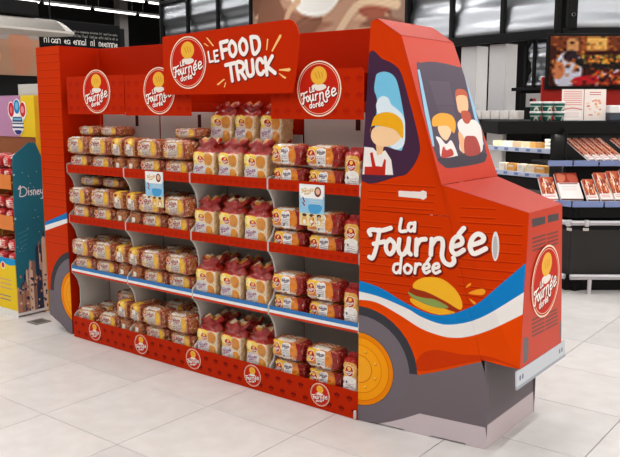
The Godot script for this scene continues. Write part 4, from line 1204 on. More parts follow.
func build_counters():
	var black := paint("counter_black", rgb(14, 13, 14), 0.6)
	var grey := paint("counter_grey", rgb(46, 45, 44), 0.45)
	var chrome := paint("chrome", rgb(206, 206, 208), 0.42, 0.5)
	var rail := paint("price_rail", rgb(126, 142, 186), 0.45)
	var white := paint("white_card", Color.WHITE)
	var k := thing("chilled_counter", "dark grey chilled counter with chrome bumper rails and blue shelf edges", "counter", FAR, TURN)
	# local: x right, y up, z towards the viewer; the left wing runs back from the corner
	var wing := Transform3D(Basis(Vector3.UP, -1.04), Vector3(-0.17, 0, 0))
	var segs := [[Transform3D(Basis(), Vector3(-0.17, 0, 0)), 0.0, 2.2], [wing, -1.1, 0.0]]
	for s in segs:
		var T: Transform3D = s[0]
		var cx: float = (s[1] + s[2]) / 2; var w: float = s[2] - s[1]
		var st := surf(); box(st, Vector3(cx, 0.07, -0.52), Vector3(w, 0.14, 0.86), 0.004, T); part("plinth", st, black, k)
		st = surf(); box(st, Vector3(cx, 0.36, -0.42), Vector3(w, 0.42, 0.8), 0.008, T); part("front_panel", st, grey, k)
		st = surf(); box(st, Vector3(cx, 0.575, -0.42), Vector3(w, 0.05, 0.82), 0.006, T); part("deck", st, black, k)
		st = surf(); box(st, Vector3(cx, 0.69, -0.4), Vector3(w, 0.1, 0.7), 0.006, T); part("well", st, black, k)
		st = surf(true); tube(st, [T * Vector3(s[1], 0.61, 0.0), T * Vector3(s[2], 0.61, 0.0)], 0.022, 12); part("upper_rail", st, chrome, k)
		st = surf(true); tube(st, [T * Vector3(s[1], 0.148, 0.05), T * Vector3(s[2], 0.148, 0.05)], 0.024, 12); part("bumper_rail", st, chrome, k)
		for q in range(5):
			var x: float = s[1] + 0.13 + q * 0.32
			if x > s[2]: continue
			st = surf(); box(st, Vector3(x, 0.61, 0.012), Vector3(0.035, 0.055, 0.05), 0.006, T); part("rail_clip", st, chrome, k)
			st = surf(); box(st, Vector3(x, 0.555, 0.004), Vector3(0.05, 0.025, 0.012), 0.003, T); part("label_tab", st, white, k)
			if q % 2 == 0:
				st = surf(); lathe(st, [Vector2(0.001, 0), Vector2(0.026, 0.0), Vector2(0.026, 0.01), Vector2(0.017, 0.016), Vector2(0.017, 0.13)], 14, Transform3D(Basis(), T * Vector3(x + 0.04, 0, 0.05))); part("rail_post", st, chrome, k)
		# lower shelf with blue ticket rails
		st = surf(); box(st, Vector3(cx, 0.765, -0.32), Vector3(w, 0.02, 0.6), 0.003, T); part("shelf", st, black, k)
		var n := int(w / 0.26)
		for q in n:
			st = surf(); box(st, Vector3(s[1] + (q + 0.5) * w / n, 0.772, 0.0), Vector3(w / n - 0.012, 0.052, 0.012), 0.004, T); part("ticket_rail", st, rail, k)
	# upper shelf, set back, and the black gallery above with its back wall
	var st2 := surf(); box(st2, Vector3(0.95, 1.09, -0.56), Vector3(2.5, 0.02, 0.5), 0.003); part("upper_shelf", st2, black, k)
	for q in 8:
		st2 = surf(); box(st2, Vector3(-0.19 + q * 0.23, 1.1, -0.3), Vector3(0.215, 0.05, 0.012), 0.004); part("ticket_rail", st2, rail, k)
	st2 = surf(); box(st2, Vector3(0.75, 1.41, -0.86), Vector3(2.9, 0.12, 0.7), 0.006); part("gallery", st2, black, k)
	st2 = surf(); box(st2, Vector3(1.03, 0.98, -0.84), Vector3(2.24, 0.76, 0.03), 0.004); part("back_wall", st2, black, k)
	for x in [-0.11, 2.1]:
		st2 = surf(); box(st2, Vector3(x, 1.0, -0.62), Vector3(0.02, 0.8, 0.42), 0.004); part("end_cheek", st2, black, k)
	strip_light(k, Vector3(0.9, 1.3545, -0.68), 2.2, 1.0)
	strip_light(k, Vector3(0.9, 1.076, -0.45), 2.2, 0.6)
	# meat packs on the counter
	var c := Canvas.new(200, 280, 1.0, 0, 0, rgb(238, 232, 228), true)
	c.rect(0, 0, 200, 110, rgb(160, 60, 44)); c.poly([20, 10, 90, 30, 60, 100, 12, 90], rgb(206, 120, 90), true); c.poly([110, 16, 180, 26, 190, 90, 120, 100], rgb(190, 90, 70), true); c.stroke([20, 120, 180, 120], 10, rgb(120, 40, 34)); small_print(c, 30, 150, 130, 3, 18, rgb(200, 190, 190), 5)
	var meat_a := printed("meat_white", c.texture(), 0.3)
	c = Canvas.new(200, 280, 1.0, 0, 0, rgb(186, 92, 60), true)
	for q in 60:
		var mx := rng.randf_range(0, 200); var my := rng.randf_range(0, 230)
		c.poly([mx, my, mx + rng.randf_range(4, 22), my + rng.randf_range(-10, 10), mx + rng.randf_range(6, 26), my + rng.randf_range(30, 80), mx - rng.randf_range(0, 10), my + rng.randf_range(30, 70)], [rgb(150, 50, 40), rgb(220, 160, 120), rgb(236, 214, 196), rgb(120, 44, 34)][q % 4])
	c.rect(0, 220, 200, 280, rgb(238, 230, 226)); small_print(c, 20, 236, 150, 2, 18, rgb(190, 60, 60), 6)
	var meat_b := printed("meat_red", c.texture(), 0.3)
	var packs := [[-0.36, 0.13, 0.26, 1], [-0.21, 0.2, 0.31, 0], [0.0, 0.1, 0.24, 1], [0.115, 0.11, 0.32, 1], [0.235, 0.11, 0.34, 1], [0.355, 0.12, 0.36, 1], [0.48, 0.12, 0.33, 1]]
	var names := ["red and white meat pack lying leftmost on the counter, over the truck's bonnet", "large white-fronted meat pack, the palest one on the counter shelf", "small red meat pack right of the large white one", "brown-red meat pack third from the right edge on the counter", "brown-red meat pack second from the right edge on the counter", "tall brown-red meat pack at the picture's right edge on the counter", "meat pack cut off by the picture's right edge on the counter"]
	for i in packs.size():
		var q: Array = packs[i]
		var pose := Transform3D(Basis(Vector3.UP, TURN) * Basis(Vector3.RIGHT, -0.85), rp(q[0] + q[1] / 2 - 0.02, 0.8, 0.05 + (0.0 if q[0] > -0.2 else 0.06)))
		var th := thing("meat_pack", names[i], "meat pack", Vector3.ZERO, 0, "meat packs on the counter")
		th.transform = pose
		var s1 := surf()
		var tray := [Vector3(-q[1] / 2 + 0.004, 0, 0.012), Vector3(q[1] / 2 - 0.004, 0, 0.012), Vector3(q[1] / 2 - 0.004, q[2], 0.012), Vector3(-q[1] / 2 + 0.004, q[2], 0.012)]
		slab(s1, PackedVector3Array(tray), PackedVector2Array([Vector2(0, 1), Vector2(1, 1), Vector2(1, 0), Vector2(0, 0)]), 0.02)
		part("film_cover", s1, meat_b if q[3] == 1 else meat_a, th)
		s1 = surf(); box(s1, Vector3(0, q[2] / 2, -0.012), Vector3(q[1], q[2] + 0.006, 0.012), 0.004)
		part("tray", s1, paint("tray_white", rgb(232, 228, 224), 0.5), th)
	var ups := [[0.0, 0.055], [0.07, 0.055], [0.14, 0.055], [0.21, 0.055], [0.28, 0.055], [0.42, 0.055], [0.49, 0.055]]
	for i in ups.size():
		var q: Array = ups[i]
		var th := thing("sausage_pack", "long narrow cured meat pack %s on the upper shelf" % ["leftmost", "second from left", "third from left", "fourth from left", "fifth from left", "second from the right end", "at the right end"][i], "meat pack", Vector3.ZERO, 0, "long meat packs on the upper shelf")
		th.transform = Transform3D(Basis(Vector3.UP, TURN + 0.45) * Basis(Vector3.RIGHT, -1.05), rp(q[0] + 0.1, 1.125, 0.33))
		var s1 := surf()
		slab(s1, PackedVector3Array([Vector3(-q[1] / 2, 0, 0.01), Vector3(q[1] / 2, 0, 0.01), Vector3(q[1] / 2, 0.36, 0.01), Vector3(-q[1] / 2, 0.36, 0.01)]), PackedVector2Array([Vector2(0, 1), Vector2(1, 1), Vector2(1, 0), Vector2(0, 0)]), 0.016)
		part("film_cover", s1, meat_b, th)
		s1 = surf(); box(s1, Vector3(0, 0.18, -0.01), Vector3(q[1] + 0.004, 0.364, 0.008), 0.003); part("tray", s1, paint("tray_white", Color.WHITE), th)
	# on the gallery: tubs, boxes, paper signs
	c = Canvas.new(300, 90, 1.0, 0, 0, rgb(40, 104, 92), true)
	for q in 3:
		c.disc(50 + q * 100, 46, 26, 26, rgb(222, 226, 214)); c.disc(50 + q * 100, 50, 15, 14, rgb(70, 130, 110)); c.poly([80 + q * 100, 60, 98 + q * 100, 50, 98 + q * 100, 84, 84 + q * 100, 86], rgb(214, 150, 60))
	small_print(c, 10, 18, 280, 1, 10, rgb(226, 232, 224), 5)
	var tub_m := printed("tub_print", c.texture(), 0.4)
	var yb := 1.4705
	for lay in 2:
		for i in 3:
			var th := thing("tub", "green printed food tub with white lid, %s row, %s" % [["lower", "upper"][lay], ["left", "middle", "right"][i]], "tub", rp(-0.335 + 0.108 * i, yb + 0.088 * lay, 0.62), 0.4 * i, "tubs on the gallery")
			var s1 := surf(true)
			lathe(s1, [Vector2(0.001, 0.0), Vector2(0.044, 0.0), Vector2(0.05, 0.07)], 18); part("cup", s1, tub_m, th)
			s1 = surf(); lathe(s1, [Vector2(0.05, 0.068), Vector2(0.053, 0.07), Vector2(0.053, 0.082), Vector2(0.047, 0.086), Vector2(0.001, 0.086)], 18); part("lid", s1, paint("lid_white", rgb(232, 232, 230), 0.4), th)
	c = Canvas.new(200, 290, 1.2, 0, 0, rgb(240, 228, 222), true)
	small_print(c, 20, 24, 160, 7, 20, rgb(226, 150, 140), 8); c.stroke([16, 190, 100, 176, 184, 190], 10, rgb(206, 120, 110), true); c.rect(20, 206, 180, 280, rgb(246, 240, 236)); small_print(c, 30, 222, 130, 3, 18, rgb(220, 190, 184), 6)
	var paper_a := printed("paper_a", c.texture(), 0.6)
	c = Canvas.new(200, 290, 1.2, 0, 0, rgb(242, 232, 224), true)
	for q in 14: c.disc(rng.randf_range(30, 170), rng.randf_range(90, 240), rng.randf_range(8, 22), rng.randf_range(6, 16), [rgb(232, 170, 140), rgb(240, 200, 170), rgb(214, 140, 120)][q % 3])
	small_print(c, 50, 30, 100, 2, 20, rgb(200, 120, 120), 8)
	var paper_b := printed("paper_b", c.texture(), 0.6)
	var signs := [[-0.1, 0.2, paper_a, "pale pink paper notice with text lines, left of the pair"], [0.105, 0.197, paper_b, "pale paper notice with orange food pictures, right of the pair"]]
	for q in signs:
		var th := thing("paper_notice", q[3], "notice", rp(q[0] + 0.1, yb, 0.6), TURN, "paper notices on the gallery")
		var s1 := surf()
		slab(s1, PackedVector3Array([Vector3(-q[1] / 2, 0.004, 0), Vector3(q[1] / 2, 0.004, 0), Vector3(q[1] / 2, 0.285, -0.02), Vector3(-q[1] / 2, 0.285, -0.02)]), PackedVector2Array([Vector2(0, 1), Vector2(1, 1), Vector2(1, 0), Vector2(0, 0)]), 0.003)
		part("sheet", s1, q[2], th)
		s1 = surf(); box(s1, Vector3(0, 0.003, -0.03), Vector3(q[1], 0.006, 0.08), 0.002); part("foot", s1, paint("clear_stand", rgb(200, 200, 204), 0.2), th)
	var th2 := thing("storage_box", "white box with dark lower half at the picture's right edge", "box", rp(0.44, yb, 0.62), TURN)
	var s9 := surf(); box(s9, Vector3(0, 0.035, 0), Vector3(0.24, 0.07, 0.16), 0.006); part("tray", s9, paint("box_dark", rgb(70, 76, 88), 0.5), th2)
	s9 = surf(); box(s9, Vector3(0, 0.105, 0), Vector3(0.25, 0.07, 0.17), 0.008); part("lid", s9, paint("lid_white", Color.WHITE), th2)
	# red wall and food poster behind the gallery
	s9 = surf(); box(s9, Vector3.ZERO, Vector3(2.4, 0.42, 0.04), 0.004); solo("red_panel", s9, paint("red_panel", rgb(170, 34, 26), 0.5), "plain red wall panel behind the paper notices", "panel", rp(1.1, 1.68, 1.26), TURN)
	c = Canvas.new(900, 500, 0.6, 0, 0, rgb(60, 30, 24), true)
	c.poly([0, 0, 900, 0, 900, 120, 300, 160, 0, 90], rgb(110, 54, 32)); c.rect(150, 20, 260, 150, rgb(196, 140, 90)); c.rect(330, 10, 520, 140, rgb(220, 170, 90)); c.rect(280, 0, 312, 220, rgb(150, 80, 40))
	c.poly([60, 240, 150, 150, 260, 190, 300, 360, 240, 480, 60, 480], rgb(196, 196, 210), true); c.disc(190, 200, 70, 60, rgb(46, 34, 40)); c.disc(80, 340, 60, 90, rgb(196, 120, 80))
	c.poly([240, 230, 520, 200, 900, 230, 900, 330, 420, 330, 260, 290], rgb(36, 32, 30), true)
	for q in 90: c.disc(rng.randf_range(300, 890), rng.randf_range(190, 270), rng.randf_range(8, 22), rng.randf_range(6, 14), [rgb(226, 140, 40), rgb(150, 150, 60), rgb(240, 190, 90), rgb(190, 80, 40)][q % 4])
	for q in 90: c.disc(rng.randf_range(420, 890), rng.randf_range(340, 480), rng.randf_range(8, 26), rng.randf_range(8, 20), [rgb(200, 60, 30), rgb(230, 120, 50), rgb(130, 40, 40), rgb(210, 180, 190)][q % 4])
	c.poly([230, 420, 420, 390, 440, 470, 240, 490], rgb(190, 30, 40), true)
	for q in 160: c.disc(rng.randf_range(0, 900), rng.randf_range(0, 500), rng.randf_range(6, 26), rng.randf_range(5, 14), [rgb(120, 60, 30), rgb(70, 34, 26), rgb(170, 96, 50), rgb(40, 26, 24), rgb(206, 130, 60)][q % 5])
	c.blur(22)
	th2 = thing("food_poster", "dark framed poster of cooked dishes in pans above the red panel", "poster", rp(0.43, 1.78, 1.2), TURN)
	s9 = surf(); slab(s9, PackedVector3Array([Vector3(-0.48, 0.02, 0.012), Vector3(0.48, 0.02, 0.012), Vector3(0.48, 0.5, 0.012), Vector3(-0.48, 0.5, 0.012)]), PackedVector2Array([Vector2(0, 1), Vector2(1, 1), Vector2(1, 0), Vector2(0, 0)]), 0.01); part("picture", s9, printed("food_picture", c.texture(), 0.4), th2)
	s9 = surf(); box(s9, Vector3(0, 0.26, -0.012), Vector3(1.03, 0.54, 0.02), 0.004); part("frame", s9, black, th2)

	# cheese counter running away to the left
	var G := Vector3(1.37, 0, -5.23)
	var ct := -0.379
	k = thing("cheese_counter", "black open chilled counter with two pale ticket rails, behind the bonnet", "counter", G, ct)
	for lv in [[1.09, 0.0, 0.3], [0.81, -0.04, 0.36]]:
		s9 = surf(); box(s9, Vector3(-0.75 + lv[1], lv[0] + 0.02, -0.2), Vector3(1.7, 0.02, 0.4), 0.003); var sh := part("shelf", s9, white, k)
		s9 = surf(); box(s9, Vector3(-0.75 + lv[1], lv[0] + 0.028, 0.004), Vector3(1.7, 0.055, 0.012), 0.003); part("ticket_rail", s9, paint("ticket_pale", rgb(190, 200, 220), 0.4), sh)
		for q in 9:
			s9 = surf(); box(s9, Vector3(-1.5 + q * 0.17, lv[0] + 0.028, 0.012), Vector3(0.06, 0.03, 0.003), 0.001); part("ticket", s9, paint("ticket_blue", rgb(110, 130, 180), 0.5), sh)
	s9 = surf(); box(s9, Vector3(-0.75, 0.4, -0.3), Vector3(1.9, 0.8, 0.6), 0.01); part("base", s9, black, k)
	s9 = surf(); box(s9, Vector3(-0.5, 0.9, -0.45), Vector3(2.4, 0.9, 0.04), 0.004); part("back_wall", s9, black, k)
	s9 = surf(); box(s9, Vector3(-0.45, 1.4, -0.1), Vector3(2.5, 0.12, 0.75), 0.006); part("gallery", s9, black, k)
	strip_light(k, Vector3(-0.75, 1.3445, 0.05), 1.6, 0.45)
	strip_light(k, Vector3(-0.75, 1.096, -0.1), 1.6, 0.25)
	var cb := Basis(Vector3.UP, ct)
	var ch_m := [paint("cheese_pale", rgb(248, 232, 196), 0.5), paint("cheese_orange", rgb(236, 176, 96), 0.5), paint("cheese_white", rgb(250, 246, 234), 0.5), paint("cheese_rind", rgb(226, 204, 170), 0.6)]
	var wedge_spots := [[-0.84, 0], [-0.69, 2], [-0.54, 3], [-0.39, 0], [-0.24, 1]]
	var wn := ["pale cheese wedge leftmost on the upper cheese shelf", "white cheese wedge second on the upper cheese shelf", "brown-rinded cheese wedge third on the upper cheese shelf", "pale cheese wedge fourth on the upper cheese shelf", "orange cheese wedge fifth on the upper cheese shelf"]
	for i in wedge_spots.size():
		var q: Array = wedge_spots[i]
		var w := thing("cheese_wedge", wn[i], "cheese", G + cb * Vector3(q[0], 1.1205, -0.08), ct + 0.3 * i, "cheeses on the upper shelf")
		s9 = surf()
		slab(s9, PackedVector3Array([Vector3(-0.075, 0.085, -0.06), Vector3(-0.065, 0.085, 0.06), Vector3(0.075, 0.085, 0.04), Vector3(0.065, 0.085, -0.04)]), PackedVector2Array([Vector2.ZERO, Vector2.ZERO, Vector2.ZERO, Vector2.ZERO]), 0.085)
		part("wedge", s9, ch_m[q[1]], w)
		s9 = surf(); box(s9, Vector3(0, 0.0865, 0), Vector3(0.06, 0.004, 0.04), 0.001); part("label_sticker", s9, paint("sticker", rgb(236, 228, 216)), w)
	for i in 3:
		s9 = surf(true); lathe(s9, [Vector2(0.001, 0), Vector2(0.052, 0.0), Vector2(0.058, 0.01), Vector2(0.058, 0.032), Vector2(0.052, 0.042), Vector2(0.001, 0.042)], 18)
		solo("round_cheese", s9, ch_m[2], "round white cheese, %s of the stack at the shelf's right end" % ["bottom", "middle", "top"][i], "cheese", G + cb * Vector3(-0.08, 1.1205 + 0.0425 * i, -0.09), 0, "stacked round cheeses")
	var bw := ["white", "orange", "cream", "pale yellow", "golden"]
	for i in 5:
		var w := thing("cheese_block", "%s cheese block, %s on the lower cheese shelf" % [bw[i], ["first", "second", "third", "fourth", "fifth"][i]], "cheese", G + cb * Vector3(-0.76 + 0.15 * i, 0.8405, -0.07), ct, "cheese blocks on the lower shelf")
		s9 = surf(); box(s9, Vector3(0, 0.055, 0), Vector3([0.1, 0.13, 0.1, 0.13, 0.14][i], 0.11, 0.08), 0.006); part("block", s9, ch_m[[2, 1, 2, 0, 1][i]], w)
		s9 = surf(); box(s9, Vector3(0, 0.078, 0.0405), Vector3([0.05, 0.08, 0.05, 0.08, 0.1][i], 0.02, 0.003), 0.001); part("label_strip", s9, paint("sticker", Color.WHITE), w)
	for i in 6:
		var w := thing("carton", "small white carton, number %s from the left in the row on the black gallery" % ["one", "two", "three", "four", "five", "six"][i], "carton", G + cb * Vector3(-1.14 + 0.148 * i, 1.4605, 0.12), ct, "white cartons on the gallery")
		s9 = surf(); box(s9, Vector3(0, 0.05, 0), Vector3(0.135, 0.1, 0.1), 0.005); part("box", s9, paint("carton", rgb(226, 222, 218), 0.6), w)
		s9 = surf(); box(s9, Vector3(0.03, 0.045, 0.0505), Vector3(0.06, 0.04, 0.002), 0.0006); part("label_sticker", s9, paint("sticker", Color.WHITE), w)

# ---------------------------------------------------------------- metal-clad canopy, pictures, left background
func metal_mat() -> StandardMaterial3D:
	var m := paint("clad_metal", rgb(178, 181, 186), 0.34, 1.0)
	return m
func clad(parent: Node, x0: float, x1: float, y0: float, y1: float):
	# rolled sheet, gently waved from top to bottom
	var st := surf(true)
	var n := 48
	for i in n:
		var a := float(i) / n; var b := float(i + 1) / n
		var za := 0.01 * sin(a * 31.0) + 0.04 * sin(a * 9.0 + 1.0); var zb := 0.01 * sin(b * 31.0) + 0.04 * sin(b * 9.0 + 1.0)
		quad(st, Vector3(x0, lerpf(y0, y1, a), za), Vector3(x1, lerpf(y0, y1, a), za), Vector3(x1, lerpf(y0, y1, b), zb), Vector3(x0, lerpf(y0, y1, b), zb), Vector2(0, 1 - a), Vector2(x1 - x0, 1 - a), Vector2(x1 - x0, 1 - b), Vector2(0, 1 - b))
	part("metal_sheet", st, metal_mat(), parent)

func build_background():
	var black := paint("frame_black", rgb(12, 12, 13), 0.6)
	var A := Vector3(0.96, 0, -5.85)
	var at := -0.2228
	var k := thing("metal_canopy", "long black-framed canopy of shiny metal sheets behind the truck", "canopy", A, at)
	var mull := [-8.95, -7.9, -6.83, -5.78, -2.08, -1.29, -0.49, 0.26]
	for i in mull.size() - 1:
		if i == 3: continue
		clad(k, mull[i], mull[i + 1], 2.45, 3.82)
	for x in mull:
		var st := surf(); box(st, Vector3(x, 3.14, 0.06), Vector3(0.055, 1.4, 0.07), 0.006); part("mullion", st, black, k)
	for y in [2.43, 3.85]:
		var st := surf(); box(st, Vector3(-4.33, y, 0.06), Vector3(9.2, 0.1, 0.1), 0.006); part("rail", st, black, k)
	var st := surf(); box(st, Vector3(-8.4, 3.7, 0.06), Vector3(1.1, 0.06, 0.08), 0.006); part("transom", st, black, k)
	for x in [-8.9, -5.0, -2.1]:
		st = surf(); box(st, Vector3(x, 1.2, -0.1), Vector3(0.12, 2.4, 0.12), 0.006); part("post", st, black, k)
	k = thing("corner_canopy", "black-framed shiny metal canopy over the counter at the picture's right", "canopy", Vector3(1.3, 0, -5.76), TURN)
	for i in 2: clad(k, 0.06 + 1.5 * i, 1.5 + 1.5 * i, 2.46, 3.82)
	for x in [0.0, 1.5, 3.0]:
		st = surf(); box(st, Vector3(x + 0.03, 3.14, 0.06), Vector3(0.1, 1.4, 0.1), 0.006); part("mullion", st, black, k)
	for y in [2.43, 3.85]:
		st = surf(); box(st, Vector3(1.5, y, 0.06), Vector3(3.1, 0.1, 0.1), 0.006); part("rail", st, black, k)
	st = surf(); lathe(st, [Vector2(0.02, 0.0), Vector2(0.02, 0.03)], 10, Transform3D(Basis(Vector3.RIGHT, PI / 2), Vector3(0.03, 2.62, 0.11))); part("bolt_cap", st, paint("chrome", Color.WHITE), k)
	st = surf(); box(st, Vector3(3.0, 1.2, -0.1), Vector3(0.12, 2.4, 0.12), 0.006); part("post", st, black, k)
	# meat picture filling one bay of the canopy
	var c := Canvas.new(1200, 500, 0.6, 0, 0, rgb(150, 120, 104), true)
	for q in 40: c.poly([rng.randf_range(0, 1200), rng.randf_range(0, 500), rng.randf_range(0, 1200), rng.randf_range(0, 500), rng.randf_range(0, 1200), rng.randf_range(0, 500), rng.randf_range(0, 1200), rng.randf_range(0, 500)], [rgb(176, 136, 112), rgb(126, 84, 66), rgb(196, 160, 130), rgb(150, 104, 84)][q % 4], true)
	c.poly([330, 150, 480, 60, 720, 80, 780, 220, 640, 330, 430, 300], rgb(226, 222, 216), true); c.poly([60, 240, 180, 160, 300, 300, 220, 430, 80, 400], rgb(132, 90, 70), true)
	c.poly([900, 180, 1060, 120, 1180, 240, 1040, 380, 880, 330], rgb(150, 84, 66), true); c.stroke([700, 470, 900, 300, 1150, 330], 46, rgb(206, 176, 146), true); c.stroke([250, 480, 330, 300, 420, 240], 40, rgb(196, 160, 130), true)
	c.blur(16)
	k = thing("meat_picture", "wide brown photo banner of meat and cream above the truck", "picture", A + Basis(Vector3.UP, at) * Vector3(-3.93, 2.5, 0.05), at)
	st = surf(); slab(st, PackedVector3Array([Vector3(-1.8, 0, 0.012), Vector3(1.8, 0, 0.012), Vector3(1.8, 1.5, 0.012), Vector3(-1.8, 1.5, 0.012)]), PackedVector2Array([Vector2(0, 1), Vector2(1, 1), Vector2(1, 0), Vector2(0, 0)]), 0.012); part("print", st, printed("meat_banner", c.texture(), 0.5), k)
	st = surf(); box(st, Vector3(0, 0.75, -0.012), Vector3(3.62, 1.54, 0.018), 0.004); part("backing", st, black, k)
	# two white boxed columns below the canopy
	var white := paint("column_white", rgb(244, 243, 241), 0.6)
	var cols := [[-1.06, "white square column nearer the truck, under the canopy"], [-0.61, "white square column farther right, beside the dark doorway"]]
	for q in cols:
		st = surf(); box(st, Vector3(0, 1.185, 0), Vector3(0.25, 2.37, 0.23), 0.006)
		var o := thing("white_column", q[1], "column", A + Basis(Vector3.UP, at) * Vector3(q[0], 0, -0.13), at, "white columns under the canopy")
		part("shaft", st, white, o)
		st = surf(); box(st, Vector3(0, 2.375, 0), Vector3(0.27, 0.01, 0.25), 0.003); part("cap", st, black, o)
		st = surf(); box(st, Vector3(0, 1.185, 0.118), Vector3(0.246, 2.36, 0.006), 0.002); part("front_shade", st, paint("shade_grey", rgb(202, 201, 202), 0.6), o)  # added grey sheet: paints the shaded front face of the white column
	k = thing("dark_partition", "black partition with a small shiny window right of the white columns", "partition", A + Basis(Vector3.UP, at) * Vector3(-0.1, 0, -0.1), at)
	st = surf(); box(st, Vector3(0.15, 0.9, 0), Vector3(0.7, 1.8, 0.06), 0.006); part("wall", st, black, k)
	clad(k, -0.1, 0.2, 1.84, 2.36)
	for x in [-0.12, 0.0, 0.21]:
		st = surf(); box(st, Vector3(x, 2.1, 0.05), Vector3(0.035, 0.62, 0.04), 0.004); part("window_bar", st, black, k)
	st = surf(); box(st, Vector3(0.0, 1.815, 0.05), Vector3(0.6, 0.04, 0.05), 0.004); part("sill", st, black, k)
	k = thing("wall_notice", "grey notice plate with a red and black mark above the tubs", "notice", A + Basis(Vector3.UP, at) * Vector3(0.06, 1.6, 0.06), at)
	st = surf(); box(st, Vector3(0, 0.08, 0), Vector3(0.36, 0.16, 0.012), 0.003); part("plate", st, paint("notice_grey", rgb(170, 168, 166), 0.5), k)
	for q in [[-0.1, "mark_black", rgb(40, 20, 24)], [-0.06, "mark_red", rgb(170, 40, 44)]]:
		st = surf(); lathe(st, [Vector2(0.001, 0.0), Vector2(0.024, 0.0), Vector2(0.024, 0.003), Vector2(0.001, 0.003)], 16, Transform3D(Basis(Vector3.RIGHT, PI / 2), Vector3(q[0], 0.08, 0.006))); part("printed_mark", st, paint(q[1], q[2], 0.5), k)
	st = surf(); box(st, Vector3(0.02, 0.74 - 0.75 - 0.8 + 0.8, -0.03), Vector3(0.04, 0.04, 0.03), 0.003); part("bracket", st, black, k)
	st = surf(); box(st, Vector3(0.02, -0.8, -0.045), Vector3(0.04, 1.6, 0.03), 0.003); part("post", st, black, k)

	# left background: dark partition with pictures on it, lamp hood, column
	st = surf(); box(st, Vector3(-6.08, 1.45, -2.2), Vector3(0.12, 2.9, 6.4), 0.01)
	solo("partition_wall", st, paint("partition", rgb(16, 16, 17), 0.7), "dark partition wall carrying the pictures at the upper left", "partition")
	c = Canvas.new(1000, 800, 0.4, 0, 0, rgb(166, 128, 104), true)
	c.poly([0, 0, 1000, 0, 1000, 200, 0, 260], rgb(150, 140, 134)); c.poly([560, 160, 760, 120, 900, 300, 840, 700, 640, 780, 560, 520], rgb(176, 122, 96), true); c.poly([100, 60, 300, 160, 380, 420, 240, 640, 60, 500], rgb(206, 190, 178), true); c.poly([180, 320, 330, 260, 420, 520, 300, 760, 150, 700], rgb(196, 150, 100), true); c.poly([0, 60, 120, 40, 160, 220, 0, 300], rgb(170, 50, 40), true)
	c.blur(14)
	k = thing("baker_picture", "large warm photo print of hands and dough at the upper left edge", "picture", Vector3(-6.0, 2.07, -3.1), PI / 2)
	st = surf(); slab(st, PackedVector3Array([Vector3(-1.1, 0, 0.008), Vector3(0.66, 0, 0.008), Vector3(0.66, 0.72, 0.008), Vector3(-1.1, 0.72, 0.008)]), PackedVector2Array([Vector2(-0.6, 1), Vector2(1, 1), Vector2(1, 0), Vector2(-0.6, 0)]), 0.01); part("print", st, printed("baker_print", c.texture(), 0.5), k)
	c = Canvas.new(1500, 800, 0.5, 0, 0, rgb(20, 20, 22), true)
	for r in 3:
		var x := 40.0
		while x < 1430:
			var h: float = [34.0, 40.0, 92.0][r]
			var y: float = [150.0, 215.0, 330.0][r]
			var w: float = h * rng.randf_range(0.4, 0.62)
			var col := rgb(216, 212, 206) if r == 2 else rgb(150, 146, 140)
			var th: float = [5.0, 6.0, 13.0][r]
			match rng.randi() % 4:
				0: c.stroke([x, y, x, y - h * 0.6, x + w * 0.8, y - h * 0.6, x + w * 0.8, y], th, col, true)
				1: c.stroke([x + w, y - h * 0.5, x + w * 0.3, y - h * 0.6, x, y - h * 0.2, x + w * 0.5, y, x + w, y - h * 0.3, x + w, y], th, col, true)
				2: c.stroke([x + w * 0.3, y, x + w * 0.3, y - h], th, col, true)
				3: c.stroke([x, y - h * 0.3, x + w * 0.8, y - h * 0.35, x + w * 0.5, y - h * 0.6, x, y - h * 0.25, x + w * 0.9, y], th, col, true)
			x += w * 1.25 + (h * 0.6 if rng.randf() < 0.2 else 0.0)
	k = thing("chalkboard", "black board with white handwriting above the truck's tail", "board", Vector3(-6.0, 2.1, -4.53), PI / 2)
	st = surf(); slab(st, PackedVector3Array([Vector3(-0.72, 0, 0.008), Vector3(0.75, 0, 0.008), Vector3(0.75, 0.82, 0.008), Vector3(-0.72, 0.82, 0.008)]), PackedVector2Array([Vector2(0, 1), Vector2(1, 1), Vector2(1, 0), Vector2(0, 0)]), 0.01); part("board", st, printed("chalk_print", c.texture(), 0.6), k)
	st = surf(); box(st, Vector3(0, 0.41, -0.01), Vector3(1.52, 0.86, 0.016), 0.003); part("frame", st, black, k)
	st = surf(); box(st, Vector3(0, 2.5, 0), Vector3(0.24, 5.0, 0.28), 0.01); solo("dark_column", st, paint("column_dark", rgb(96, 92, 90), 0.7), "tall dark grey column right of the black board, behind the lamps", "column", Vector3(-12.4, 0, -10.45))
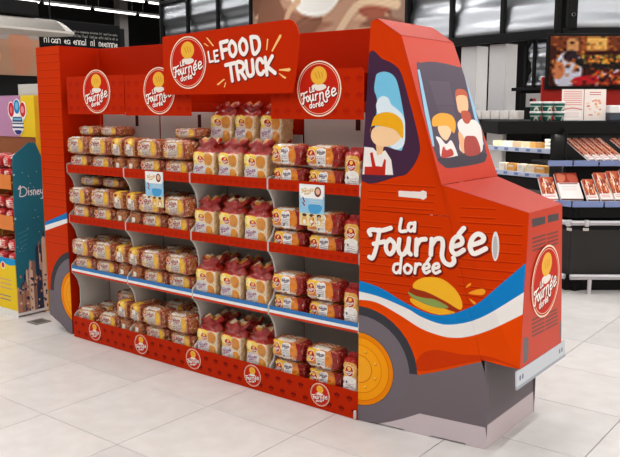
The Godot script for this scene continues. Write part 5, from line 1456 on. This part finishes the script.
	# white lamp hood hanging at the upper left
	k = thing("hanging_hood", "long white suspended hood with rounded end at the upper left", "hood", Vector3(-5.0, 2.62, -3.3))
	st = surf(true)
	var n := 20
	for i in n:
		for j in 8:
			var ps := []
			for q in [[0, 0], [1, 0], [1, 1], [0, 1]]:
				var a: float = PI * (i + q[0]) / n
				var t: float = (j + q[1]) / 8.0
				var rr := sin(t * PI / 2)
				var ln := 0.0 if a < 0.0 else 1.0
				ps.append(Vector3(cos(a) * 0.34 * rr, 0.17 - 0.17 * rr * rr + 0.0 * ln, -sin(a) * 0.28 * rr))
			quad(st, ps[1], ps[0], ps[3], ps[2])
	for j in 8:
		for sx in [-1.0, 1.0]:
			var t0 := sin(j / 8.0 * PI / 2); var t1 := sin((j + 1) / 8.0 * PI / 2)
			var y0 := 0.17 - 0.17 * t0 * t0; var y1 := 0.17 - 0.17 * t1 * t1
			quad(st, Vector3(sx * 0.34 * t0, y0, 0), Vector3(sx * 0.34 * t1, y1, 0), Vector3(sx * 0.34 * t1, y1, 2.2), Vector3(sx * 0.34 * t0, y0, 2.2))
	part("shell", st, paint("hood_white", rgb(206, 202, 194), 0.5), k)
	st = surf()
	var rim := PackedVector3Array(); var ruv := PackedVector2Array()
	for i in 21:
		var a := PI * i / 20.0
		rim.append(Vector3(cos(a) * 0.35, 0.0, -sin(a) * 0.29)); ruv.append(Vector2.ZERO)
	rim.append(Vector3(-0.35, 0, 2.2)); rim.append(Vector3(0.35, 0, 2.2)); ruv.append(Vector2.ZERO); ruv.append(Vector2.ZERO)
	slab(st, rim, ruv, 0.03)
	part("rim", st, paint("hood_rim", rgb(190, 184, 176), 0.5), k)
	for z in [0.0, 1.2]:
		st = surf(); tube(st, [Vector3(0, 0.14, z), Vector3(0, 2.3, z)], 0.012, 8); part("hanger", st, black, k)
	st = surf(); box(st, Vector3(0, 0.27, 0.9), Vector3(0.4, 0.18, 1.2), 0.01); part("motor_box", st, paint("partition", rgb(30, 29, 30)), k)
